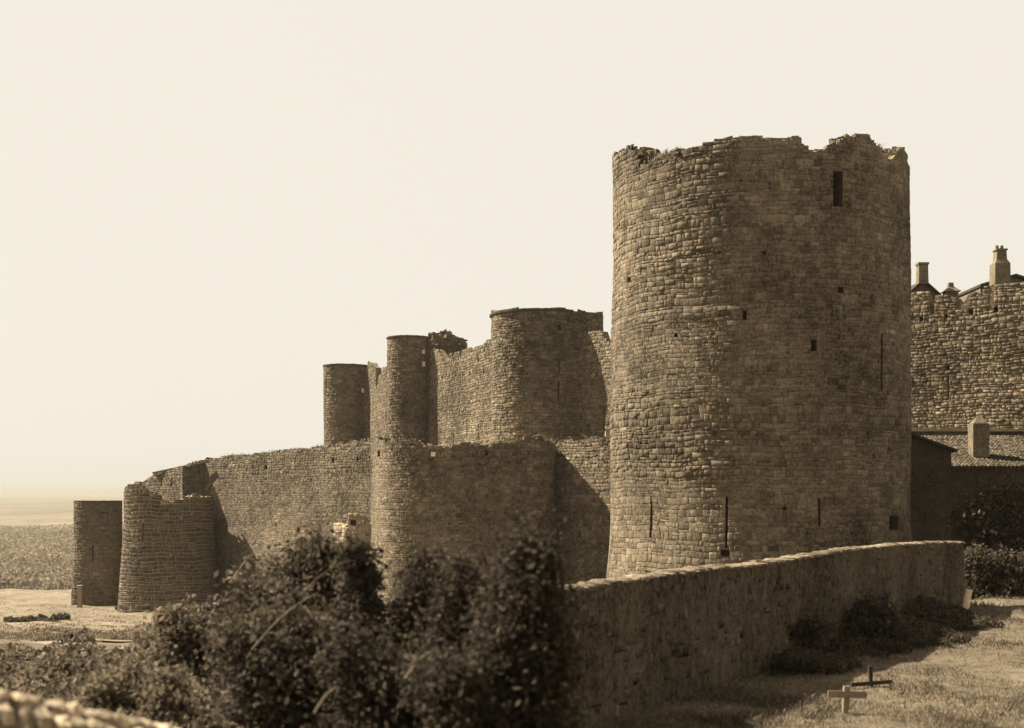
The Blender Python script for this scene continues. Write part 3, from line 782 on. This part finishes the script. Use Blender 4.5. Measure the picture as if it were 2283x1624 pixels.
# ------------------------------------------------------------------ 6. near low wall on the right
w0, w1 = (-0.9, 17.4), (15.66, 45.0)
w0 = (w1[0] + (0.65 - w1[0]) * 1.02, w1[1] + (20 - w1[1]) * 1.02)
o = empty('field_wall', (8, 32, -3.8)); tag(o, 'long low rubble field wall with a sunlit ragged coping, climbing to the right below the great tower', 'wall')
PN = [(1100, 1338), (1235, 1322), (1360, 1304), (1480, 1284), (1600, 1268), (1680, 1262), (1800, 1243), (1900, 1227), (2000, 1217), (2080, 1212), (2150, 1211), (2200, 1210)]
cvn = Curve([w0, w1], step=.3)
masonry(o, cvn, -4.3, prof(PN, 0.0, 5), sw=.22, sh=.12, relief=.007, joint=.006, T=.42, seed=81, mstone=M['rubble'], mcore=M['render'], vis=(1260, 2150, 1220, 1624), tonevar=.3, missing=.80, jitter=1.4, cdep=0.004)
rs = np.random.RandomState(82); u = 0.0; tp = prof(PN, 0, 5)
while u < cvn.L:
    wd = rs.uniform(.09, .26)
    x0, y0, nx, ny = cvn.at(u + wd / 2); zt = float(tp(u, x0, y0)); h = rs.uniform(.0, .07)
    mb = MB(); tx, ty = -ny, nx
    n = 6; rr = []
    for lay, (sc, zz) in enumerate(((1.0, -.03), (1.05, h * .5), (.75, h))):
        for q in range(6):
            a = 2 * math.pi * q / 6 + .3
            du, dn = math.cos(a) * wd * .56 * sc * rs.uniform(.85, 1.1), math.sin(a) * .25 * sc * rs.uniform(.85, 1.1)
            mb.v.append((float(x0) + tx * du + nx * (dn - .2), float(y0) + ty * du + ny * (dn - .2), zt + zz + rs.uniform(-.012, .012)))
    for lay in (0, 6):
        for q in range(6): mb.f.append((lay + q, lay + (q + 1) % 6, lay + 6 + (q + 1) % 6, lay + 6 + q))
    mb.f.append(tuple(range(12, 18)))
    mesh_obj('coping_stone', mb.v, mb.f, M['coping'], o, tone=[float(np.clip(rs.normal(1.25, .3), .5, 2))] * 18)
    u += wd * .93

# near left wall with rounded coping (bottom left corner)
cl0, cl1 = (-3.9, 7.2), (-0.6, 9.0)
o = empty('coping_wall', (-2.5, 8, -3)); tag(o, 'pale rounded wall top of rough stones crossing the bottom left corner', 'wall')
V, Fc = [], []
dv = Vector((cl1[0] - cl0[0], cl1[1] - cl0[1], 0)); Ln = dv.length; dv.normalize(); nv = Vector((dv.y, -dv.x, 0))
def topz(s):
    x, y = cl0[0] + dv.x * s, cl0[1] + dv.y * s
    px = CX + F * x / y
    return Zy(np.interp(px, [-300, 20, 100, 200, 330, 500], [1520, 1543, 1556, 1580, 1606, 1650]), y)
rs = np.random.RandomState(91)
NS, NA = 60, 8
for i in range(NS + 1):
    s = Ln * i / NS; zt = topz(s)
    for k in range(NA + 1):
        a = math.pi * (k / NA)
        rr = .22
        V.append((cl0[0] + dv.x * s - nv.x * math.cos(a) * -rr, cl0[1] + dv.y * s + nv.y * math.cos(a) * rr, zt - .06 - .16 * (1 - math.sin(a))))
    V.append((cl0[0] + dv.x * s + nv.x * -.24, cl0[1] + dv.y * s + nv.y * -.24, -3.6)); V.append((cl0[0] + dv.x * s + nv.x * .24, cl0[1] + dv.y * s + nv.y * .24, -3.6))
K = NA + 3
for i in range(NS):
    for k in range(NA): Fc.append((i * K + k, (i + 1) * K + k, (i + 1) * K + k + 1, i * K + k + 1))
    Fc.append((i * K + NA, (i + 1) * K + NA, (i + 1) * K + NA + 1, i * K + NA + 1)); Fc.append((i * K, i * K + NA + 2, (i + 1) * K + NA + 2, (i + 1) * K))
mesh_obj('wall_core', V, Fc, M['coping_near'], o, tone=[.8] * len(V))
# pitched coping stones set slantwise on the crown
s = 0.0
while s < Ln:
    for row in range(3):
        wd = rs.uniform(.07, .13); zt = topz(s)
        off = (-.17, 0.0, .16)[row] + rs.uniform(-.03, .03)
        zz = zt - .055 - .12 * (abs(off) / .2) ** 2
        mb = MB(); sk = rs.uniform(.2, .6)
        for lay, (sc, dz) in enumerate(((1.05, -.06), (1.0, .03), (.6, .055))):
            for q in range(6):
                a = 2 * math.pi * q / 6
                du, dn = math.cos(a) * wd * .5 * sc * rs.uniform(.8, 1.15), math.sin(a) * .11 * sc * rs.uniform(.8, 1.15)
                du += dn * sk
                mb.v.append((cl0[0] + dv.x * (s + du) + nv.x * (off + dn), cl0[1] + dv.y * (s + du) + nv.y * (off + dn), zz + dz * rs.uniform(.7, 1.3) - (off + dn) * 0.0))
        for lay in (0, 6):
            for q in range(6): mb.f.append((lay + q, lay + (q + 1) % 6, lay + 6 + (q + 1) % 6, lay + 6 + q))
        mb.f.append(tuple(range(12, 18)))
        mesh_obj('coping_stone', mb.v, mb.f, M['coping_near'], o, tone=[float(np.clip(rs.normal(1.3, .3), .6, 2))] * 18)
    s += rs.uniform(.08, .12)

# ------------------------------------------------------------------ 7. vegetation
def leaf_mesh(C, size, rs, tone, up=0.0, long=1.8):
    """C (n,3) centres -> quads"""
    n = len(C)
    d1 = rs.randn(n, 3); d1[:, 2] += up; d1 /= np.linalg.norm(d1, axis=1)[:, None]
    d2 = rs.randn(n, 3); d2 -= (d2 * d1).sum(1)[:, None] * d1; d2 /= np.linalg.norm(d2, axis=1)[:, None]
    s = size * rs.uniform(.6, 1.35, n)
    V = np.zeros((n, 4, 3))
    V[:, 0] = C - d1 * (s * long * .5)[:, None]; V[:, 2] = C + d1 * (s * long * .5)[:, None]
    V[:, 1] = C + d2 * (s * .5)[:, None]; V[:, 3] = C - d2 * (s * .5)[:, None]
    Fx = np.arange(n * 4).reshape(n, 4)
    return V.reshape(-1, 3), Fx, np.repeat(tone, 4)
def shrub(label, px, Y, ytop, halfw, seed, n=7000, leaf=.07, mat_=None, group=None, cat='shrub', name='shrub', base=None, dens=1.0, depth=1.0, clumps=40, wisps=6, shape=1.0, narrow=0.0):
    rs = np.random.RandomState(seed)
    x, y = XZ(px, Y); zb = float(ground_z(x, y)) if base is None else base
    H = Zy(ytop, Y) - zb; r = halfw / F * Y
    o = empty(name, (x, y, zb)); tag(o, label, cat, group)
    # stems
    mb = MB()
    for k in range(7):
        a = rs.uniform(0, 6.28); l = rs.uniform(.4, .75)
        p = [Vector((x + rs.uniform(-.1, .1), y + rs.uniform(-.1, .1), zb - .1))]
        for q in range(1, 6):
            f = q / 5 * l
            p.append(Vector((x + math.cos(a) * r * .8 * f ** 1.3 + rs.uniform(-.06, .06), y + math.sin(a) * r * .8 * depth * f ** 1.3, zb + H * f)))
        mb.tube(p, [(.05 * (1 - .16 * q) + .008) * .6 for q in range(6)], 5)
    mb.build('stem', M['bark'], o)
    cc = []
    while len(cc) < clumps:
        p = rs.uniform(-1, 1, 3)
        if p[0] ** 2 + p[1] ** 2 + max(p[2], 0) ** 3 > 1: continue
        hz = (p[2] + 1) / 2
        wfac = (1 - narrow * hz) if narrow else 1.0
        cc.append((p[0] * wfac, p[1] * wfac, hz))
    cc = np.array(cc)
    csz = rs.uniform(.18, .36, clumps)
    idx = rs.randint(0, clumps, n)
    g = rs.randn(n, 3) * .62
    P = cc[idx] + g * csz[idx][:, None] * np.array([1.0, 1.0, .7])
    cr = min(r, H * .5) * max(1.0, H / (2 * r)) ** .5
    P = cc[idx] * np.array([r * .78, r * .78 * depth, H * .90]) + g * (csz[idx] * cr)[:, None]
    C = np.stack([x + P[:, 0], y + P[:, 1], zb + .05 + P[:, 2]], 1)
    C[:, 2] = np.maximum(C[:, 2], zb + .05)
    ct = rs.uniform(.7, 1.35, clumps)
    tn = np.clip(ct[idx] * rs.uniform(.6, 1.5, n), .3, 2)
    # wispy shoots
    Ws = []; sh = MB()
    for k in range(wisps):
        a = rs.uniform(0, 6.28); p0 = cc[rs.randint(clumps)]
        A = Vector((x + p0[0] * r * .85, y + p0[1] * r * .85 * depth, zb + p0[2] * H * .9)); D = Vector((math.cos(a) * .7, math.sin(a) * .7, rs.uniform(.3, 1.1))).normalized() * r * rs.uniform(.3, .6)
        pts_ = [A + D * t + Vector((0, 0, -.25 * t * t * D.length)) for t in (0, .33, .66, 1)]
        sh.tube(pts_, [.012, .01, .007, .004], 4)
        for t in rs.rand(26): q = A + D * t + Vector((0, 0, -.25 * t * t * D.length)); Ws.append((q.x + rs.randn() * .04, q.y + rs.randn() * .04, q.z + rs.randn() * .04))
    if wisps:
        C = np.concatenate([C, np.array(Ws)]); tn = np.concatenate([tn, rs.uniform(.8, 1.6, len(Ws))])
        sh.build('shoots', M['bark'], o)
    V, Fx, tt = leaf_mesh(C, leaf, rs, tn)
    mesh_obj('foliage', V, Fx, mat_ or M['leaf'], o, tone=tt)
    return o
G1 = 'dark shrubs along the near bank'
shrub('tall dark pointed bush nearest the bleached hut, highest of the left thicket', 700, 17.0, 1150, 100, 101, 26000, .05, group=G1, narrow=.25, clumps=70)
shrub('dark rounded bush just left of the bright gap in the thicket', 790, 15.5, 1178, 58, 102, 18000, .045, group=G1)
shrub('straggly thin leaved bush standing in front of the pale outer wall', 560, 19.0, 1205, 105, 103, 5000, .06, M['leaf_pale'], group=G1, clumps=46, wisps=18, narrow=.2)
shrub('dark bush right of the bright gap in the thicket', 928, 15.0, 1205, 66, 104, 20000, .045, M['leaf_darkened'], group=G1)
shrub('narrow upright dark bush left of the columnar one by the field wall', 1030, 13.5, 1185, 60, 105, 24000, .04, M['leaf_darkened'], group=G1, clumps=80, wisps=3)
shrub('tall black columnar bush covering the left end of the field wall', 1168, 12.0, 1150, 88, 106, 60000, .038, M['leaf_darkened'], group=G1, clumps=130, wisps=2)
shrub('middling bush filling in front of the straggly one', 600, 16.0, 1262, 110, 113, 14000, .05, group=G1)
shrub('low dense bush under the bright gap between the tall bushes', 845, 13.0, 1375, 150, 107, 16000, .045, M['leaf_darkened'], group=G1)
shrub('wide low bush in the middle of the bank', 640, 14.5, 1340, 170, 108, 16000, .05, group=G1)
shrub('sprawling leafy bush hiding the foot of the broken bastion', 440, 20.0, 1335, 120, 109, 9000, .06, M['leaf_pale'], group=G1, wisps=12)
shrub('low dark bush near the bottom edge between the columnar bush and the bank', 1010, 11.5, 1400, 130, 110, 16000, .042, M['leaf_darkened'], group=G1)
shrub('spreading dark bush at the left end of the bank', 120, 22.0, 1475, 150, 111, 7000, .06, M['leaf_pale'], group=G1)
shrub('low leafy bush in the lower middle left', 320, 15.0, 1480, 170, 112, 11000, .05, M['leaf_pale'], group=G1)
def bare_branch(root, a, b, Ya, Yb, rad=.014, sag=.08):
    A, B = Vector(W(a[0], a[1], Ya)), Vector(W(b[0], b[1], Yb))
    MB().tube([A.lerp(B, t) + Vector((0, 0, sag * math.sin(math.pi * t))) for t in (0, .2, .4, .6, .8, 1)], [rad * (1 - .7 * t) for t in (0, .2, .4, .6, .8, 1)], 5).build('branch', M['wood'], root)
shr = [o for o in col.objects if o.get('category') == 'shrub']
bare_branch(shr[0], (678, 1318), (794, 1249), 14.3, 14.6, .010)
bare_branch(shr[0], (560, 1450), (709, 1322), 13.0, 13.8, .007)
bare_branch(shr[3], (903, 1513), (985, 1454), 10.6, 10.9, .008)
bare_branch(shr[2], (520, 1290), (585, 1225), 18.0, 18.4, .010)
bare_branch(shr[6], (700, 1590), (770, 1535), 10.5, 11, .007)
# bushes against the field wall
G2 = 'dark bushes at the foot of the field wall'
shrub('large black bush leaning on the middle of the field wall', 1945, 33.0, 1335, 88, 121, 15000, .06, group=G2, clumps=60)
shrub('smaller dark bush left of the large one at the field wall foot', 1775, 30.0, 1374, 104, 122, 10000, .06, group=G2)
shrub('low black brush joining the two bushes at the field wall foot', 1862, 31.3, 1425, 85, 125, 8000, .06, group=G2)
shrub('low dark bush at the right, between the large bush and the wooden post', 2045, 38.0, 1372, 62, 123, 6000, .07, group=G2)
shrub('small dark plant growing on the ground between tower foot and field wall coping', 1822, 46, 1216, 16, 124, 1600, .10, group=None, base=-3.6, wisps=2)
# dark trees in the great tower's shadow
G3 = 'dark trees in the shade of the great tower'
shrub('dense dark tree filling the gap right of the field wall end', 2205, 53.0, 1065, 70, 131, 22000, .13, M['leaf_darkened'], name='tree', cat='tree', group=G3, clumps=80, wisps=0)
shrub('second dense dark tree at the right edge below the tiled roof', 2300, 54.0, 1055, 75, 132, 18000, .13, M['leaf_darkened'], name='tree', cat='tree', group=G3, clumps=80, wisps=0)
shrub('low dark undergrowth bush between field wall end and wooden post', 2185, 50.0, 1215, 55, 133, 8000, .10, group=G2, clumps=50, wisps=0)
shrub('low dark undergrowth bush at the right edge above the grass', 2262, 49.5, 1225, 50, 134, 8000, .10, group=G2, clumps=50, wisps=0)
# hedge on the far left field
G4 = 'low hedges on the left field'
for i, (px, Y, yt, hw, lb) in enumerate(((40, 118, 1381, 40, 'low dark hedge at the left edge of the field'), (95, 122, 1376, 42, 'middle clump of the low dark hedge on the field'), (135, 126, 1374, 26, 'right end clump of the low dark hedge on the field'))):
    shrub(lb, px, Y, yt, hw, 140 + i, 2200, .30, M['far_leaf'], group=G4, clumps=24, wisps=0)
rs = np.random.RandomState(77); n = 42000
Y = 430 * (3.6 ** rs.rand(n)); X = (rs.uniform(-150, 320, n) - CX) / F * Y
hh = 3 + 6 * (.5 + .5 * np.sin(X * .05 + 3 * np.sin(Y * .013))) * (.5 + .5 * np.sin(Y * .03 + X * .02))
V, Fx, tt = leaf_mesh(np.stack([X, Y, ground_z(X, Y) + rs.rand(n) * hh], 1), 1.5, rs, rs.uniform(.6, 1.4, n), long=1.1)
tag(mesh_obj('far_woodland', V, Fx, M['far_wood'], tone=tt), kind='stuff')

# ground cover of brambles on the near bank
def scatter(n, seed, pxr, Yr, size, hmax, m, name, dens_noise=True, long=1.8, up=0.0, reject=None):
    rs = np.random.RandomState(seed)
    Y = (1 / (1 / Yr[0] + (1 / Yr[1] - 1 / Yr[0]) * rs.rand(n)))
    px = rs.uniform(pxr[0], pxr[1], n); X = (px - CX) / F * Y
    if reject is not None:
        k = ~reject(X, Y, px); X, Y = X[k], Y[k]
    hn = np.clip(.5 + .5 * np.sin(X * 1.7 + 2 * np.sin(Y * .8)) * np.sin(Y * 1.3 + X * .6) + .25 * np.sin(X * 4.1 + Y * 3.3), 0.05, 1.2)
    z = ground_z(X, Y) + rs.rand(len(X)) ** .6 * hmax * hn
    V, Fx, tt = leaf_mesh(np.stack([X, Y, z], 1), size, rs, np.clip(rs.uniform(.5, 1.6, len(X)) * (.7 + .5 * hn), .3, 2.2), up=up, long=long)
    tag(mesh_obj(name, V, Fx, m, tone=tt), kind='stuff')
scatter(60000, 201, (-80, 1230), (11, 24), .055, .75, M['leaf_pale'], 'bramble_cover')
scatter(60000, 202, (-80, 1180), (24, 44), .075, .6, M['leaf_pale'], 'bank_undergrowth', reject=lambda X, Y, px: (Y > 27) & (px < 300) | (px > 1235))
# grass on the right
def wall_side(X, Y, px):
    # keep only the camera side of the field wall
    sx, sy = w1[0] - w0[0], w1[1] - w0[1]
    return ((X - w0[0]) * sy - (Y - w0[1]) * sx) < 0.6
def vnoise(X, Y, sc, seed=0):
    rs = np.random.RandomState(seed); G = rs.rand(256, 256)
    x, y = X * sc + 1000, Y * sc + 1000
    i, j = np.floor(x).astype(int), np.floor(y).astype(int); fx, fy = x - i, y - j
    fx, fy = fx * fx * (3 - 2 * fx), fy * fy * (3 - 2 * fy)
    g = lambda a, b: G[a % 256, b % 256]
    return (g(i, j) * (1 - fx) + g(i + 1, j) * fx) * (1 - fy) + (g(i, j + 1) * (1 - fx) + g(i + 1, j + 1) * fx) * fy
def grass(n, seed, pxr, Yr, h, wd, name, reject=None, m=None, lean=.35):
    rs = np.random.RandomState(seed)
    Y = (1 / (1 / Yr[0] + (1 / Yr[1] - 1 / Yr[0]) * rs.rand(n)))
    X = (rs.uniform(pxr[0], pxr[1], n) - CX) / F * Y
    if reject is not None:
        k = ~reject(X, Y, None); X, Y = X[k], Y[k]
    n = len(X)
    patch = np.clip(1.6 * (vnoise(X, Y, .8, 1) * .5 + vnoise(X, Y, 2.3, 2) * .35 + vnoise(X, Y, .25, 3) * .3) - .45, 0, 1)
    hh = h * rs.uniform(.4, 1.4, n) * (.4 + patch)
    z = ground_z(X, Y) - .02
    a = rs.uniform(0, 6.28, n); l = rs.uniform(0, lean * 2, n)
    V = np.zeros((n, 4, 3)); w_ = wd * rs.uniform(.6, 1.4, n)
    b = rs.uniform(0, 3.14, n)
    V[:, 0] = np.stack([X - np.cos(b) * w_, Y - np.sin(b) * w_, z], 1); V[:, 1] = np.stack([X + np.cos(b) * w_, Y + np.sin(b) * w_, z], 1)
    V[:, 2] = np.stack([X + np.cos(a) * l * hh * .4 + np.cos(b) * w_ * .6, Y + np.sin(a) * l * hh * .4 + np.sin(b) * w_ * .6, z + hh * .6], 1)
    V[:, 3] = np.stack([X + np.cos(a) * l * hh, Y + np.sin(a) * l * hh, z + hh], 1)
    Fx = np.arange(n * 4).reshape(n, 4)
    tn = np.repeat(np.clip(rs.uniform(.5, 1.6, n) * (.6 + .7 * (1 - patch)), .3, 2), 4)
    tag(mesh_obj(name, V.reshape(-1, 3), Fx, m or M['grass'], tone=tn), kind='stuff')
grass(110000, 301, (1250, 2420), (19, 52), .10, .007, 'meadow_grass', wall_side)
grass(26000, 304, (1400, 2300), (20, 50), .15, .006, 'rough_weeds', lambda X, Y, px: wall_side(X, Y, px) | (((X - w0[0]) * (w1[1] - w0[1]) - (Y - w0[1]) * (w1[0] - w0[0])) > 75 * (vnoise(X, Y, .7, 9) + .35 * (vnoise(X, Y, 2., 8) > .7))), M['leaf_pale'], lean=.7)
rs = np.random.RandomState(312); n = 34000
u_ = rs.rand(n); u_ = .32 + .45 * u_
X, Y = w0[0] + (w1[0] - w0[0]) * u_, w0[1] + (w1[1] - w0[1]) * u_
nl = math.hypot(w1[0] - w0[0], w1[1] - w0[1]); nxx, nyy = (w1[1] - w0[1]) / nl, -(w1[0] - w0[0]) / nl
tall = np.clip(2.2 * (vnoise(X * 1.0, Y, .55, 31) * .6 + vnoise(X, Y, 1.9, 32) * .4) - .55, .03, 1)
off = .25 + rs.rand(n) ** 1.6 * (.5 + 1.9 * tall)
X, Y = X + nxx * off, Y + nyy * off
z = ground_z(X, Y) + rs.rand(n) ** .7 * tall * .75 * np.clip(1.15 - off / 2.6, .1, 1)
V, Fx, tt = leaf_mesh(np.stack([X, Y, z], 1), .055, rs, rs.uniform(.5, 1.5, n), up=.8, long=2.4)
tag(mesh_obj('wall_foot_scrub', V, Fx, M['leaf'], tone=tt), kind='stuff')
grass(30000, 303, (-60, 330), (45, 170), .14, .03, 'field_grass', None)

n = 60; pv = []
for i in range(n + 1):
    px = -120 + 440 * i / n
    for Y in (42 + 2 * math.sin(i * .1), 43.2 + 2 * math.sin(i * .1), 44.6 + 2 * math.sin(i * .1)):
        X = (px - CX) / F * Y; pv.append((X, Y, float(ground_z(X, Y)) + .05))
pf = [(i * 3 + k, (i + 1) * 3 + k, (i + 1) * 3 + k + 1, i * 3 + k + 1) for i in range(n) for k in (0, 1)]
tag(mesh_obj('path', pv, pf, M['path'], smooth=True), kind='structure')

rs = np.random.RandomState(66); C_ = []
def top_plants(cv, topf, us_, spread, n):
    for u in us_:
        x, y, nx, ny = cv.at(u, -.4); z = float(np.asarray(topf(np.array([u]), x, y)).ravel()[0])
        k = rs.randint(n // 2, n); sc = rs.uniform(.4, 1.2) * spread
        C_.append(np.array([x, y, z + .05]) + rs.randn(k, 3) * np.array([sc, sc, sc * .45]))
cvw = Curve([pA, pB]); top_plants(cvw, prof(PW), rs.uniform(4, cvw.L, 34), .30, 60)
cvb_ = Curve(cvb.tolist(), step=.4); top_plants(cvb_, prof(PB), rs.uniform(10, cvb_.L, 26), .30, 70)
cvr = Curve([pC, pD]); top_plants(cvr, prof(PR), rs.uniform(0, cvr.L * .6, 14), .35, 70)
V, Fx, tt = leaf_mesh(np.concatenate(C_), .10, rs, rs.uniform(.6, 1.5, sum(len(c) for c in C_)))
tag(mesh_obj('wall_top_plants', V, Fx, M['leaf_pale'], tone=tt), kind='stuff')
cvt = Curve(arc(c1, R1), step=.25); C_ = []
for pxq in (1428, 1440, 1452, 1466, 1478, 1500, 1975, 1985):
    u = cvt.u_px(pxq)
    if u: top_plants(cvt, prof(P1), [u], .14, 60)
V, Fx, tt = leaf_mesh(np.concatenate(C_), .05, rs, rs.uniform(.8, 1.6, sum(len(c) for c in C_)), up=2.0, long=5)
tag(mesh_obj('dry_grass_tufts', V, Fx, M['grass'], tone=tt), kind='stuff')

# ------------------------------------------------------------------ 8. small things: post, crosses
x, y, z = W(2154, 1348, 42.5); zg = float(ground_z(x, y))
o = MB().tube([(x - .05, y, zg - .2), (x + .02, y, zg + .3), (x + .10, y, Zy(1314, 42.5))], [.12, .115, .11], 12).build('stone_post', M['daylight_white'])  # pale post, colour brightened in place of the sunlight it misses
tag(o, 'short leaning pale round post on the grass near the right end of the field wall', 'post')
def cross(px, pyb, pyt, ybar, bw, Y, m, label, th=.05):
    x, y = XZ(px, Y); zg = float(ground_z(x, y))
    o = empty('grave_cross', (x, y, zg)); tag(o, label, 'cross', 'small wooden crosses in the grass')
    zt = Zy(pyt, Y); zb = Zy(ybar, Y); o.rotation_euler = (0, R_(2.5 if m is M['wood'] else -3), R_(8))
    MB().box(x - th, x + th, y - .03, y + .03, zg - .2, zt).build('upright', m, o)
    MB().box(x - bw / F * Y, x + bw / F * Y, y - .055, y - .032, zb - th * 1.1, zb + th * 1.1).build('crossbar', m, o)
cross(1885, 1700, 1530, 1548, 45, 22.5, M['wood'], 'pale wooden cross with a short head, standing in the sunlit grass', .055)
cross(1942, 1600, 1485, 1523, 48, 25.5, M['wood_backlit'], 'dark thin wooden cross behind the pale one in the grass', .035)

# ------------------------------------------------------------------ 9. haze over the plain
HAZE = True
if HAZE:
    mb = MB().box(-16500, 16500, -200, 14300, -50, 24)
    m = bpy.data.materials.new('haze'); m.use_nodes = True
    n = m.node_tree; n.nodes.remove(n.nodes['Principled BSDF'])
    v = n.nodes.new('ShaderNodeVolumePrincipled')
    v.inputs['Color'].default_value = (.35, .32, .26, 1)
    v.inputs['Density'].default_value = 0.00018
    v.inputs['Anisotropy'].default_value = 0.2
    n.links.new(v.outputs[0], n.nodes['Material Output'].inputs['Volume'])
    o = mb.build('haze', m); tag(o, kind='stuff')
